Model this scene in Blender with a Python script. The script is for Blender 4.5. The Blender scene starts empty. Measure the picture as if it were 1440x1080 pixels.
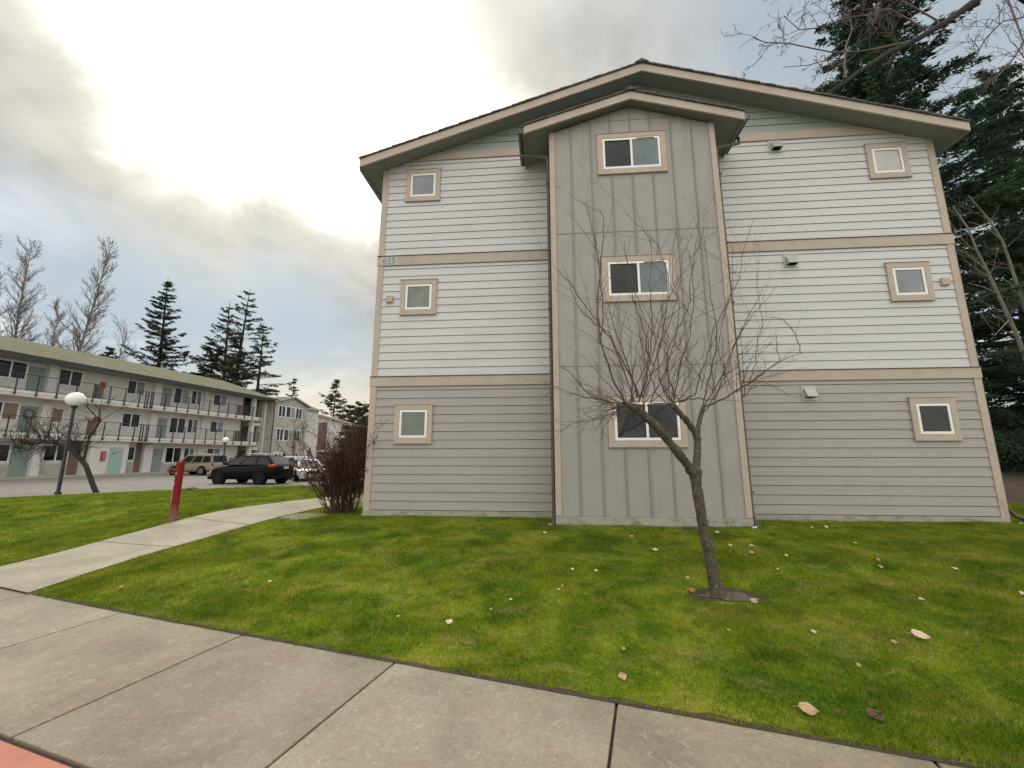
import bpy, math, random
import numpy as np
from mathutils import Vector, Matrix
random.seed(7)
PI = math.pi
sc = bpy.context.scene
COL = sc.collection

# ------------------------------------------------------------------ camera maths (pixel of the photo -> point in the place)
FPX, PITCH, HC = 570.16, 0.1752, 1.6
G0 = 0.32                                  # height of the lawn at the main building
cF = np.array([0, math.cos(PITCH), math.sin(PITCH)]); cR = np.array([1., 0, 0]); cU = np.cross(cR, cF)
cO = np.array([0, 0, HC])
def ray(px, py): return (px-720)/FPX*cR-(py-540)/FPX*cU+cF
def at(px, py, y):
    v = ray(px, py); return Vector(cO+v*(y/v[1]))
def smooth(t): t = np.clip(t, 0, 1); return t*t*(3-2*t)
TREE = (2.25, 4.77)
KL = [(-60, -4), (-24, 12.2), (-17.7, 15.3), (-16.45, 16.97), (-13.7, 19.15), (-9.88, 21.45), (-2, 25.5), (10, 31), (40, 42)]
def ykerb(x): return np.interp(x, [k[0] for k in KL], [k[1] for k in KL])
def yside(x): return 3.225-.33*x+.006*np.clip(-x-3, 0, 9)**2
def hgt0(x, y):
    sd = x*.313+(y-3.225)*.95
    b = .012+G0*smooth(sd/5.2)-.012*smooth(sd/5.2)
    kd = (ykerb(x)-y)*.8
    t = smooth(kd/6.5)
    h = .12+(b-.12)*t
    return np.where(kd > 12, b, h)
HT = float(hgt0(*TREE))
def hgt(x, y):
    h = hgt0(x, y)+.008*np.sin(x*2.1+y)*np.sin(y*1.7-x*.6)*smooth((x*.313+(y-3.225)*.95)/.8)*smooth((8-np.abs(y-2+0*x))/1.+5)
    d = np.hypot(x-TREE[0]-.04, (y-TREE[1]+.02)*1.25)
    w = smooth((.75-d)/.35)
    h = h*(1-w)+(HT-.02)*w
    return h
def gp(px, py):
    """point of the lawn seen at a pixel"""
    v = ray(px, py); t0 = 1.
    for k in range(4000):
        P = cO+v*t0
        if P[2] < float(hgt(P[0], P[1])): break
        t0 += .01
    return Vector(P)

# ------------------------------------------------------------------ mesh builder
class MB:
    def __init__(s): s.v = []; s.f = []; s.m = []
    def quad(s, pts, m=0):
        i = len(s.v); s.v += [tuple(p) for p in pts]; s.f.append(tuple(range(i, i+len(pts)))); s.m.append(m)
    def box(s, x0, x1, y0, y1, z0, z1, m=0, T=None):
        i = len(s.v)
        P = [(x, y, z) for z in (z0, z1) for y in (y0, y1) for x in (x0, x1)]
        if T: P = [tuple(T(*p)) for p in P]
        s.v += P
        for q in ((0, 2, 3, 1), (4, 5, 7, 6), (0, 1, 5, 4), (2, 6, 7, 3), (0, 4, 6, 2), (1, 3, 7, 5)):
            s.f.append(tuple(i+k for k in q)); s.m.append(m)
        return s
    def prism(s, poly, axis, a, b, m=0, T=None):
        """poly in 2D extruded on axis (0,1,2) from a to b"""
        n = len(poly); i = len(s.v)
        for c in (a, b):
            for p in poly:
                q = [p[0], p[1]]; q.insert(axis, c); s.v.append(tuple(T(*q)) if T else tuple(q))
        s.f.append(tuple(range(i+n-1, i-1, -1))); s.m.append(m)
        s.f.append(tuple(range(i+n, i+2*n))); s.m.append(m)
        for k in range(n):
            k2 = (k+1) % n; s.f.append((i+k, i+k2, i+n+k2, i+n+k)); s.m.append(m)
        return s
    def tube(s, pts, rad, n=6, m=0, cap=True):
        pts = [Vector(p) for p in pts]
        if not hasattr(rad, '__len__'): rad = [rad]*len(pts)
        i0 = len(s.v); up = None
        for k, p in enumerate(pts):
            d = (pts[min(k+1, len(pts)-1)]-pts[max(k-1, 0)])
            if d.length < 1e-9: d = Vector((0, 0, 1))
            d.normalize()
            if up is None:
                up = d.cross(Vector((.13, .97, .2)))
                if up.length < .1: up = d.cross(Vector((1, 0, 0)))
            up = up-d*up.dot(d); up.normalize(); w = d.cross(up)
            for j in range(n):
                a = 2*PI*j/n; q = p+(up*math.cos(a)+w*math.sin(a))*rad[k]; s.v.append((q.x, q.y, q.z))
        for k in range(len(pts)-1):
            for j in range(n):
                j2 = (j+1) % n; a = i0+k*n
                s.f.append((a+j, a+j2, a+n+j2, a+n+j)); s.m.append(m)
        if cap:
            s.f.append(tuple(i0+j for j in range(n-1, -1, -1))); s.m.append(m)
            e = i0+(len(pts)-1)*n; s.f.append(tuple(e+j for j in range(n))); s.m.append(m)
        return s
    def sphere(s, c, r, n=20, sz=1., m=0):
        i = len(s.v); rows = n//2
        for a in range(rows+1):
            t = PI*a/rows
            for b in range(n):
                p = 2*PI*b/n; s.v.append((c[0]+r*math.sin(t)*math.cos(p), c[1]+r*math.sin(t)*math.sin(p), c[2]+r*sz*math.cos(t)))
        for a in range(rows):
            for b in range(n):
                b2 = (b+1) % n; s.f.append((i+a*n+b, i+(a+1)*n+b, i+(a+1)*n+b2, i+a*n+b2)); s.m.append(m)
        return s
    def build(s, name, mats, parent=None, sm=False, bevel=0):
        me = bpy.data.meshes.new(name); me.from_pydata(s.v, [], s.f)
        if not isinstance(mats, (list, tuple)): mats = [mats]
        for m in mats: me.materials.append(m)
        if len(mats) > 1: me.polygons.foreach_set('material_index', s.m)
        if sm: me.polygons.foreach_set('use_smooth', [True]*len(s.f))
        me.update()
        o = bpy.data.objects.new(name, me); COL.objects.link(o)
        if parent: o.parent = parent
        if bevel:
            b = o.modifiers.new('bevel', 'BEVEL'); b.width = bevel; b.segments = 2; b.limit_method = 'ANGLE'
        return o
def npmesh(name, V, F, mat, parent=None, smoothed=False, attr=None):
    """V (n,3) F (m,k) arrays"""
    me = bpy.data.meshes.new(name); k = F.shape[1]
    me.vertices.add(len(V)); me.vertices.foreach_set('co', V.astype(np.float32).ravel())
    me.loops.add(F.size); me.loops.foreach_set('vertex_index', F.astype(np.int32).ravel())
    me.polygons.add(len(F)); me.polygons.foreach_set('loop_start', np.arange(0, F.size, k, dtype=np.int32))
    if smoothed: me.polygons.foreach_set('use_smooth', np.ones(len(F), bool))
    me.materials.append(mat); me.update(calc_edges=True)
    if attr is not None:
        a = me.attributes.new('tone', 'FLOAT', 'POINT'); a.data.foreach_set('value', attr.astype(np.float32))
    o = bpy.data.objects.new(name, me); COL.objects.link(o)
    if parent: o.parent = parent
    return o
def tag(o, label=None, cat=None, group=None, kind=None):
    if label: o['label'] = label
    if cat: o['category'] = cat
    if group: o['group'] = group
    if kind: o['kind'] = kind
    return o
def thing(name, label, cat, loc=(0, 0, 0), rz=0, group=None):
    o = bpy.data.objects.new(name, None); COL.objects.link(o); o.location = loc; o.rotation_euler = (0, 0, rz)
    o.empty_display_size = .2
    return tag(o, label, cat, group)

# ------------------------------------------------------------------ materials
def newmat(name):
    m = bpy.data.materials.new(name); m.use_nodes = True; nt = m.node_tree
    return m, nt, nt.nodes['Principled BSDF']
def N(nt, t, **kw):
    n = nt.nodes.new(t)
    for k, v in kw.items(): setattr(n, k, v)
    return n
def noise(nt, vec, scale, detail=4, rough=.6, dist=0):
    n = N(nt, 'ShaderNodeTexNoise'); n.inputs['Scale'].default_value = scale; n.inputs['Detail'].default_value = detail
    n.inputs['Roughness'].default_value = rough; n.inputs['Distortion'].default_value = dist
    if vec is not None: nt.links.new(vec, n.inputs['Vector'])
    return n.outputs['Fac']
def ramp(nt, fac, stops):
    r = N(nt, 'ShaderNodeValToRGB'); e = r.color_ramp.elements
    while len(e) < len(stops): e.new(.5)
    for i, (p, c) in enumerate(stops):
        e[i].position = p; e[i].color = (*c, 1) if len(c) == 3 else c
    nt.links.new(fac, r.inputs[0]); return r.outputs[0]
def mixc(nt, fac, a, b, mode='MIX'):
    n = N(nt, 'ShaderNodeMix', data_type='RGBA', blend_type=mode)
    for k, v in (('Factor', fac), ('A', a), ('B', b)):
        sk = [s for s in n.inputs if s.name == k and (s.type == 'RGBA' if k != 'Factor' else s.type == 'VALUE')][0]
        if isinstance(v, (int, float)): sk.default_value = v
        elif isinstance(v, tuple): sk.default_value = (*v, 1)
        else: nt.links.new(v, sk)
    return [s for s in n.outputs if s.type == 'RGBA'][0]
def coords(nt, scale=(1, 1, 1), kind='Object'):
    t = N(nt, 'ShaderNodeTexCoord'); mp = N(nt, 'ShaderNodeMapping'); mp.inputs['Scale'].default_value = scale
    nt.links.new(t.outputs[kind], mp.inputs['Vector']); return mp.outputs[0]
def wcoords(nt, scale=(1, 1, 1)):
    t = N(nt, 'ShaderNodeNewGeometry'); mp = N(nt, 'ShaderNodeMapping'); mp.inputs['Scale'].default_value = scale
    nt.links.new(t.outputs['Position'], mp.inputs['Vector']); return mp.outputs[0]
def bump(nt, bs, h, strength=.3, dist=.01):
    b = N(nt, 'ShaderNodeBump'); b.inputs['Strength'].default_value = strength; b.inputs['Distance'].default_value = dist
    nt.links.new(h, b.inputs['Height']); nt.links.new(b.outputs[0], bs.inputs['Normal'])
def mul(c, k): return tuple(x*k for x in c)
def plain(name, c, rough=.6, var=.12, scale=6, metal=0, spec=.5, bmp=0, stretch=(1, 1, 1), bs_=60, dirt=None):
    m, nt, bs = newmat(name); v = wcoords(nt, stretch)
    col = ramp(nt, noise(nt, v, scale, 5), [(.3, mul(c, 1-var)), (.7, mul(c, 1+var))])
    if dirt:
        d = ramp(nt, noise(nt, wcoords(nt, dirt[2]), dirt[1], 6, .7), [(dirt[3], (0, 0, 0)), (dirt[3]+.2, (1, 1, 1))])
        col = mixc(nt, d, col, dirt[0])
    nt.links.new(col, bs.inputs['Base Color'])
    bs.inputs['Roughness'].default_value = rough; bs.inputs['Metallic'].default_value = metal
    bs.inputs['Specular IOR Level'].default_value = spec
    if bmp: bump(nt, bs, noise(nt, v, bs_, 4), bmp, .005)
    return m
def siding_mat(name, c):
    m, nt, bs = newmat(name)
    v = wcoords(nt, (.7, .7, 5.35))        # one board = about one unit in z
    brd = noise(nt, v, .9, 1, .3)
    col = ramp(nt, brd, [(.3, mul(c, .95)), (.7, mul(c, 1.04))])
    gr = noise(nt, wcoords(nt, (1.5, 1.5, 60)), 2.2, 4, .6)
    col = mixc(nt, .35, col, ramp(nt, gr, [(.35, mul(c, .9)), (.65, mul(c, 1.06))]))
    st = ramp(nt, noise(nt, wcoords(nt, (2.2, 2.2, .35)), 1.3, 5, .65), [(.55, (0, 0, 0)), (.8, (1, 1, 1))])
    col = mixc(nt, st, col, mixc(nt, .75, mul(c, .72), col))
    nt.links.new(col, bs.inputs['Base Color']); bs.inputs['Roughness'].default_value = .5
    bump(nt, bs, gr, .35, .002)
    return m
M = {}
M['siding_up'] = siding_mat('pale_siding', (.545, .55, .555))
M['siding_low'] = siding_mat('taupe_siding', (.345, .328, .30))
M['siding_gable'] = siding_mat('green_grey_siding', (.31, .37, .34))
M['joint'] = plain('lap_gap_shadow', (.10, .085, .075), .9, .3, 9)  # dark lap line: dirt in the gap plus the boards' shadow line painted in
M['tan'] = plain('tan_trim', (.44, .37, .305), .6, .08, 3, bmp=.1, dirt=((.27, .22, .17), 3, (1, 1, .3), .62))
M['panel'] = plain('grey_panel', (.325, .312, .29), .6, .05, 2.2, bmp=.15, bs_=90, dirt=((.22, .215, .185), 1.6, (2, 2, .25), .58))
M['batten'] = plain('batten', (.245, .235, .21), .6, .06, 3)
M['skirt'] = plain('skirt_board', (.33, .32, .27), .7, .1, 3, dirt=((.16, .17, .09), 4, (1, 1, 2), .5))
M['soffit'] = plain('soffit', (.225, .235, .225), .7, .05, 3)
M['vinyl'] = plain('white_vinyl', (.8, .8, .78), .35, .03, 5)
M['gutter'] = plain('brown_gutter', (.055, .045, .04), .45, .15, 5)
M['shingle'] = plain('shingles', (.085, .085, .08), .9, .35, 14, bmp=.6, bs_=30)
M['moss'] = plain('mossy_shingles', (.135, .13, .075), .95, .22, 1.2, bmp=.5, bs_=14, dirt=((.11, .12, .045), .35, (1, 1, 1), .45))
M['galv'] = plain('galvanised', (.42, .43, .42), .45, .1, 20, metal=.2)
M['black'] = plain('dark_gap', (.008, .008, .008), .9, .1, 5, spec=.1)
M['white'] = plain('white_paint', (.72, .72, .70), .55, .05, 4)
M['stucco'] = plain('pale_stucco', (.66, .64, .61), .9, .06, 1.2, bmp=.3, bs_=25, dirt=((.50, .47, .43), .8, (1, 1, .4), .55))
M['stucco_tan'] = plain('tan_stucco', (.44, .41, .365), .9, .08, 1.2, bmp=.3, bs_=25, dirt=((.29, .26, .22), .7, (1, 1, 1), .5))
M['pinkslab'] = plain('slab_edge', (.66, .58, .53), .8, .06, 1.5, dirt=((.35, .27, .22), 2.5, (1, 1, .4), .62))
M['mint_shade'] = plain('shaded_mint_paint', (.23, .29, .265), .6, .05, 3)  # same mint paint, balcony shade mixed into the colour
M['mint'] = plain('mint_paint', (.33, .46, .40), .6, .05, 3)
M['brownpanel'] = plain('brown_panel', (.17, .12, .10), .8, .12, 2)
M['redpaint'] = plain('red_box_paint', (.42, .03, .025), .5, .08, 6)
M['rail'] = plain('dark_rail', (.035, .04, .04), .6, .1, 5)
M['lamppole'] = plain('lamp_pole', (.02, .024, .035), .45, .15, 8)
M['curtain'] = plain('curtain', (.34, .32, .25), .9, .12, 3, stretch=(8, 8, .3))
M['tyre'] = plain('tyre', (.010, .010, .010), .9, .1, 8, spec=.15)
M['rim'] = plain('alloy_rim', (.45, .45, .46), .3, .1, 8, metal=.8)
M['digit'] = plain('digit', (.14, .17, .19), .6, .05, 8)
M['plate'] = plain('plate', (.42, .45, .46), .6, .05, 8)
M['rock'] = plain('soil', (.09, .06, .04), .95, .35, 8, bmp=.8, bs_=18)
def glassy(name, c, c2, rough=.05, scale=1.5, stretch=(1, 1, 1), spec=.5):
    m, nt, bs = newmat(name); v = coords(nt, stretch)
    nt.links.new(ramp(nt, noise(nt, v, scale, 3), [(.35, c), (.65, c2)]), bs.inputs['Base Color'])
    bs.inputs['Roughness'].default_value = rough; bs.inputs['Specular IOR Level'].default_value = spec
    return m
M['gl_dark'] = glassy('dark_glass', (.006, .009, .009), (.022, .026, .024), spec=.38)
M['gl_blue'] = glassy('glass_blue_reflection', (.11, .15, .155), (.15, .19, .19))  # grey-blue reflection painted into the pane colour
M['gl_green'] = glassy('greenish_glass', (.10, .13, .115), (.15, .175, .15))
M['gl_grey'] = glassy('grey_glass', (.13, .145, .145), (.21, .22, .21), scale=3)
M['gl_white'] = glassy('glass_white_blind', (.42, .41, .38), (.5, .49, .45))
M['gl_slate'] = glassy('slate_glass', (.17, .19, .22), (.25, .27, .3))
M['gl_car'] = glassy('car_glass', (.010, .012, .013), (.02, .023, .025), spec=.25)
M['gl_brown'] = glassy('glass_brown_curtain', (.20, .13, .06), (.26, .18, .10))
M['gl_pale'] = glassy('glass_pale_curtain', (.22, .235, .21), (.3, .31, .28))
def paint(name, c, rough=.25, coat=.6):
    m, nt, bs = newmat(name); v = coords(nt)
    nt.links.new(ramp(nt, noise(nt, v, 2.5, 4), [(.3, mul(c, .93)), (.7, mul(c, 1.06))]), bs.inputs['Base Color'])
    bs.inputs['Roughness'].default_value = rough; bs.inputs['Coat Weight'].default_value = coat; bs.inputs['Specular IOR Level'].default_value = .5 if coat else .1; bs.inputs['Coat Roughness'].default_value = .08
    return m
# grass colour shared by the turf sheet and the blades (position noise, patches of moss, dry straw and lush green)
def grass_mat(name, blades):
    m, nt, bs = newmat(name); v = wcoords(nt, (1, 1, .2))
    big = noise(nt, v, 1.15, 6, .68, .7)
    col = ramp(nt, big, [(.36, (.098, .18, .009)), (.47, (.175, .258, .014)), (.56, (.255, .315, .024)), (.68, (.36, .36, .065))])
    mid = noise(nt, v, 3.6, 5, .65)
    col = mixc(nt, ramp(nt, mid, [(.5, (0, 0, 0)), (.72, (.75, .75, .75))]), col, (.070, .145, .010))
    dry = noise(nt, wcoords(nt, (1, 1.5, .2)), 2.3, 6, .75, 1.)
    col = mixc(nt, ramp(nt, dry, [(.52, (0, 0, 0)), (.68, (.85, .85, .85))]), col, (.34, .30, .10))
    if blades:
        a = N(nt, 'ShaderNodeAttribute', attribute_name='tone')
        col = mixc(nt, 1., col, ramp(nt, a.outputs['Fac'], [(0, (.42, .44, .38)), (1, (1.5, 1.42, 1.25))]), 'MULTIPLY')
        bs.inputs['Roughness'].default_value = .7; bs.inputs['Specular IOR Level'].default_value = .25
        bs.inputs['Transmission Weight'].default_value = 0
        tr = N(nt, 'ShaderNodeBsdfTranslucent'); nt.links.new(col, tr.inputs['Color'])
        mx = N(nt, 'ShaderNodeMixShader'); mx.inputs[0].default_value = .35
        nt.links.new(bs.outputs[0], mx.inputs[1]); nt.links.new(tr.outputs[0], mx.inputs[2])
        nt.links.new(mx.outputs[0], nt.nodes['Material Output'].inputs['Surface'])
    else:
        fine = noise(nt, wcoords(nt, (1, 1, 1)), 60, 4, .7)
        col = mixc(nt, 1., col, ramp(nt, fine, [(.3, (.55, .55, .5)), (.7, (1.15, 1.15, 1.1))]), 'MULTIPLY')
        bs.inputs['Roughness'].default_value = .95; bs.inputs['Specular IOR Level'].default_value = .1
        bump(nt, bs, fine, .8, .02)
    nt.links.new(col, bs.inputs['Base Color'])
    return m
M['turf'] = grass_mat('turf', False); M['blade'] = grass_mat('grass_blades', True)
def concrete(name, c, c2, stain=(.30, .21, .15)):
    m, nt, bs = newmat(name); v = wcoords(nt)
    col = ramp(nt, noise(nt, v, 1.1, 6, .6, .4), [(.38, c2), (.62, c)])
    col = mixc(nt, ramp(nt, noise(nt, v, 2.3, 5, .7), [(.52, (0, 0, 0)), (.70, (.6, .6, .6))]), col, stain)
    vo = N(nt, 'ShaderNodeTexVoronoi'); vo.inputs['Scale'].default_value = 55; nt.links.new(v, vo.inputs['Vector'])
    ag = ramp(nt, vo.outputs['Distance'], [(.05, (1, 1, 1)), (.35, (0, 0, 0))])
    sel = ramp(nt, noise(nt, v, 14, 4, .8), [(.48, (0, 0, 0)), (.56, (.9, .9, .9))])
    col = mixc(nt, mixc(nt, 1., ag, sel, 'MULTIPLY'), col, mul(c, 1.35))
    blot = ramp(nt, noise(nt, v, 15, 6, .8, .6), [(.53, (0, 0, 0)), (.64, (.55, .55, .55))])
    col = mixc(nt, blot, col, mul(c, 1.42))
    col = mixc(nt, ramp(nt, noise(nt, v, 30, 6, .85), [(.48, (0, 0, 0)), (.64, (.5, .5, .5))]), col, mul(c2, .6))
    fine = noise(nt, v, 150, 3, .7)
    col = mixc(nt, .5, col, mixc(nt, 1., col, ramp(nt, fine, [(.3, (.7, .7, .7)), (.7, (1.25, 1.25, 1.22))]), 'MULTIPLY'))
    nt.links.new(col, bs.inputs['Base Color']); bs.inputs['Roughness'].default_value = .85
    bump(nt, bs, noise(nt, v, 70, 5, .75), .5, .006)
    return m
M['conc'] = concrete('sidewalk_concrete', (.33, .285, .205), (.215, .19, .135))
M['concb'] = concrete('sidewalk_concrete_dull', (.30, .265, .20), (.20, .18, .135))
M['concc'] = concrete('sidewalk_concrete_pale', (.36, .315, .235), (.24, .21, .155))
M['conc2'] = concrete('path_concrete', (.38, .34, .265), (.28, .25, .19), (.27, .25, .2))
M['kerbred'] = plain('faded_red_kerb', (.46, .18, .125), .8, .18, 5, bmp=.4, bs_=40, dirt=((.40, .16, .11), 5, (1, 1, 1), .5))
M['asphalt'] = plain('worn_asphalt', (.22, .205, .18), .9, .16, .6, bmp=.5, bs_=40, dirt=((.15, .14, .125), 1.3, (1, 1, 1), .5))
M['kerbgrey'] = plain('kerb_concrete', (.40, .38, .33), .9, .12, 2, bmp=.3)
M['dirt'] = plain('dirt', (.06, .045, .03), .95, .3, 12, bmp=.7, bs_=40)
M['sand'] = plain('sandy_soil', (.26, .23, .14), .95, .25, 6, bmp=.6, bs_=50)
M['bank'] = plain('leafy_bank', (.06, .04, .028), .95, .45, 3, bmp=1, bs_=9)
m, nt, bs = newmat('puddle_water'); bs.inputs['Base Color'].default_value = (.10, .085, .06, 1); bs.inputs['Roughness'].default_value = .03
bump(nt, bs, noise(nt, wcoords(nt), 9, 2), .05, .003); M['water'] = m
M['farground'] = plain('rough_ground', (.10, .11, .06), .95, .3, .4)
def bark(name, c, c2, sc_=18, lichen=None):
    m, nt, bs = newmat(name); v = wcoords(nt, (1, 1, .35)); n1 = noise(nt, v, sc_, 6, .7)
    col = ramp(nt, n1, [(.35, c2), (.65, c)])
    if lichen: col = mixc(nt, ramp(nt, noise(nt, wcoords(nt), 28, 4, .7), [(.6, (0, 0, 0)), (.67, (.8, .8, .8))]), col, lichen)
    if lichen: col = mixc(nt, ramp(nt, noise(nt, wcoords(nt), 5, 4, .7), [(.5, (0, 0, 0)), (.7, (.7, .7, .7))]), col, (.10, .11, .035))
    nt.links.new(col, bs.inputs['Base Color']); bs.inputs['Roughness'].default_value = .9
    bump(nt, bs, n1, .8, .012); return m
M['bark'] = bark('lichen_bark', (.10, .08, .055), (.035, .028, .02), 26, (.34, .34, .27))
M['twig'] = bark('twigs', (.13, .095, .075), (.07, .05, .04), 10)
M['barkfar'] = bark('grey_bark', (.21, .175, .155), (.14, .115, .10), 3)
M['barkpink'] = bark('mauve_twigs', (.20, .14, .15), (.12, .085, .09), 3)
M['barkdark'] = bark('dark_bark', (.035, .029, .025), (.018, .015, .013), 4)
M['barkalder'] = bark('alder_bark', (.20, .19, .155), (.11, .10, .085), 6)
def needles(name, c, c2, sc_=.8):
    m, nt, bs = newmat(name); n1 = noise(nt, wcoords(nt), sc_, 4, .7)
    a = N(nt, 'ShaderNodeAttribute', attribute_name='tone')
    col = ramp(nt, n1, [(.35, c2), (.65, c)])
    col = mixc(nt, 1., col, ramp(nt, a.outputs['Fac'], [(0, (.6, .6, .6)), (1, (1.4, 1.35, 1.25))]), 'MULTIPLY')
    nt.links.new(col, bs.inputs['Base Color']); bs.inputs['Roughness'].default_value = .8; bs.inputs['Specular IOR Level'].default_value = .2
    tr = N(nt, 'ShaderNodeBsdfTranslucent'); nt.links.new(col, tr.inputs['Color']); mx = N(nt, 'ShaderNodeMixShader'); mx.inputs[0].default_value = .4
    nt.links.new(bs.outputs[0], mx.inputs[1]); nt.links.new(tr.outputs[0], mx.inputs[2]); nt.links.new(mx.outputs[0], nt.nodes['Material Output'].inputs['Surface'])
    return m
M['needle'] = needles('conifer_needles', (.085, .10, .065), (.045, .06, .042))
M['needle2'] = needles('hemlock_needles', (.075, .12, .08), (.035, .06, .045))
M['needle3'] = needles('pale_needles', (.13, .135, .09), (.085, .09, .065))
M['bushbark'] = bark('bush_stems', (.11, .065, .045), (.055, .03, .022), 8)
M['bushleaf'] = needles('russet_leaves', (.10, .05, .035), (.05, .025, .018), 3)
M['hedge'] = needles('hedge_leaves', (.045, .05, .028), (.02, .025, .015))

# ------------------------------------------------------------------ camera, sky, sun
cam = bpy.data.objects.new('camera', bpy.data.cameras.new('camera')); COL.objects.link(cam)
cam.location = (0, 0, HC); cam.rotation_euler = (PI/2+PITCH, 0, 0)
cam.data.sensor_width = 36; cam.data.lens = FPX/1440*36; cam.data.clip_end = 3000; cam.data.clip_start = .05
sc.camera = cam
sc.render.resolution_x, sc.render.resolution_y = 1024, 768
sc.view_settings.view_transform = 'Standard'; sc.view_settings.look = 'None'; sc.view_settings.exposure = .22; sc.view_settings.gamma = 1
SUN_AZ, SUN_EL = math.radians(-33), math.radians(38)
w = bpy.data.worlds.new('World'); sc.world = w; w.use_nodes = True; nt = w.node_tree; nt.nodes.clear()
def mth(op, a, b=None, c=None, clamp=False):
    n = N(nt, 'ShaderNodeMath', operation=op, use_clamp=clamp)
    for i, v in enumerate((a, b, c)):
        if v is None: continue
        if isinstance(v, (int, float)): n.inputs[i].default_value = v
        else: nt.links.new(v, n.inputs[i])
    return n.outputs[0]
tc = N(nt, 'ShaderNodeTexCoord'); sep = N(nt, 'ShaderNodeSeparateXYZ'); nt.links.new(tc.outputs['Generated'], sep.inputs[0])
X, Y, Z = sep.outputs
az = mth('MULTIPLY', mth('ARCTAN2', X, Y), 180/PI); el = mth('MULTIPLY', mth('ARCSINE', Z), 180/PI)
sky = N(nt, 'ShaderNodeTexSky', sky_type='NISHITA'); sky.sun_disc = False; sky.sun_elevation = SUN_EL; sky.sun_rotation = SUN_AZ
# cloud coordinates: project the direction onto a flat cloud layer
zz = mth('ADD', mth('MAXIMUM', Z, 0.), .22)
cmb = N(nt, 'ShaderNodeCombineXYZ'); nt.links.new(mth('DIVIDE', X, zz), cmb.inputs[0]); nt.links.new(mth('DIVIDE', Y, zz), cmb.inputs[1])
cv = cmb.outputs[0]
n1 = noise(nt, cv, 1.1, 5, .55, .6); n2 = noise(nt, cv, 3.2, 5, .6, .3)
nd = noise(nt, tc.outputs['Generated'], 5., 5, .6, .4); nd2 = noise(nt, tc.outputs['Generated'], 2.3, 4, .5)
def sstep(v, a, b):
    n = N(nt, 'ShaderNodeMapRange', interpolation_type='SMOOTHSTEP'); n.inputs[1].default_value = a; n.inputs[2].default_value = b
    nt.links.new(v, n.inputs[0]); return n.outputs[0]
#SKYPARAMS
blue = mixc(nt, .14, (.42, .49, .535), mixc(nt, 1., sky.outputs[0], (.09, .09, .09), 'MULTIPLY'))
grey = mixc(nt, sstep(n2, .3, .7), (.38, .38, .372), (.62, .61, .58))
blu_l = mth('MULTIPLY', sstep(mth('ADD', el, mth('MULTIPLY', mth('SUBTRACT', nd2, .5), 26)), 27, 17), sstep(az, -10, -30))
blu_r = mth('MULTIPLY', sstep(mth('ADD', az, mth('MULTIPLY', mth('SUBTRACT', nd, .5), 60)), 14, 42), .95)
bl = mth('ADD', mth('MULTIPLY', blu_l, 1.), blu_r, clamp=True)
base = mixc(nt, bl, grey, blue)
base = mixc(nt, mth('MULTIPLY', sstep(n1, .5, .72), mth('MULTIPLY', bl, .8)), base, (.88, .88, .88))
# warm light low over the horizon
wl = mth('MULTIPLY', sstep(el, 15, 1), sstep(mth('ABSOLUTE', mth('SUBTRACT', az, -22)), 26, 2))
base = mixc(nt, mth('MULTIPLY', wl, .9), base, (.93, .80, .56))
# the bright gap in the clouds where the sun stands
ne = mth('MULTIPLY', mth('SUBTRACT', nd, .5), 15)
lower = mth('ADD', mth('MULTIPLY', mth('MAXIMUM', mth('SUBTRACT', -47., az), 0.), 1.), 32.5)      # lower edge of the gap rises to the left
d1 = mth('SUBTRACT', mth('ADD', el, ne), lower)
d2 = mth('SUBTRACT', mth('ADD', -8.5, mth('MULTIPLY', mth('SUBTRACT', el, 46), -1.5)), mth('ADD', az, ne))
gap = mth('POWER', mth('MULTIPLY', sstep(d1, -6, 4), sstep(d2, -20, 16)), 1.4)
halo = mth('MULTIPLY', sstep(d1, -18, 5), sstep(d2, -34, 8))
base = mixc(nt, mth('MULTIPLY', halo, .66), base, (.94, .895, .75))
base = mixc(nt, gap, base, (2.3, 2.2, 1.95))
# the overcast vault overhead and behind the photographer is brighter
back = mth('MULTIPLY', sstep(Y, .35, -.35), 1.)
zen = sstep(el, 45, 75)
ov = mth('MAXIMUM', back, zen)
ovc = mixc(nt, n1, (1.02, 1.0, .96), (1.6, 1.53, 1.42))
base = mixc(nt, ov, base, ovc)
base = mixc(nt, sstep(el, 0, -4), base, (.16, .16, .13))
bg = N(nt, 'ShaderNodeBackground'); nt.links.new(base, bg.inputs[0]); bg.inputs[1].default_value = 1.
out = N(nt, 'ShaderNodeOutputWorld'); nt.links.new(bg.outputs[0], out.inputs[0])
sun = bpy.data.objects.new('sun', bpy.data.lights.new('sun', 'SUN')); COL.objects.link(sun)
sun.data.energy = .8; sun.data.angle = math.radians(22); sun.data.color = (1, .94, .82)
sd_ = Vector((math.sin(SUN_AZ)*math.cos(SUN_EL), math.cos(SUN_AZ)*math.cos(SUN_EL), math.sin(SUN_EL)))
sun.rotation_euler = sd_.to_track_quat('Z', 'Y').to_euler(); sun.location = (-10, 10, 30)

# ------------------------------------------------------------------ ground
b = MB(); b.quad([(-900, -900, -.16), (900, -900, -.16), (900, 900, -.16), (-900, 900, -.16)])
tag(b.build('ground', M['farground']), kind='structure')
b = MB(); b.quad([(-60, -6, -.03), (60, -40, -.03), (60, 140, -.03), (-60, 140, -.03)][:4])
b = MB(); b.box(-75, 8, 8, 130, -.1, 0.); tag(b.build('parking_lot', M['asphalt']), kind='structure')
b = MB(); b.box(-75, 70, -25, 6.0, -.15, -.14); tag(b.build('road', M['asphalt']), kind='structure')
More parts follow.
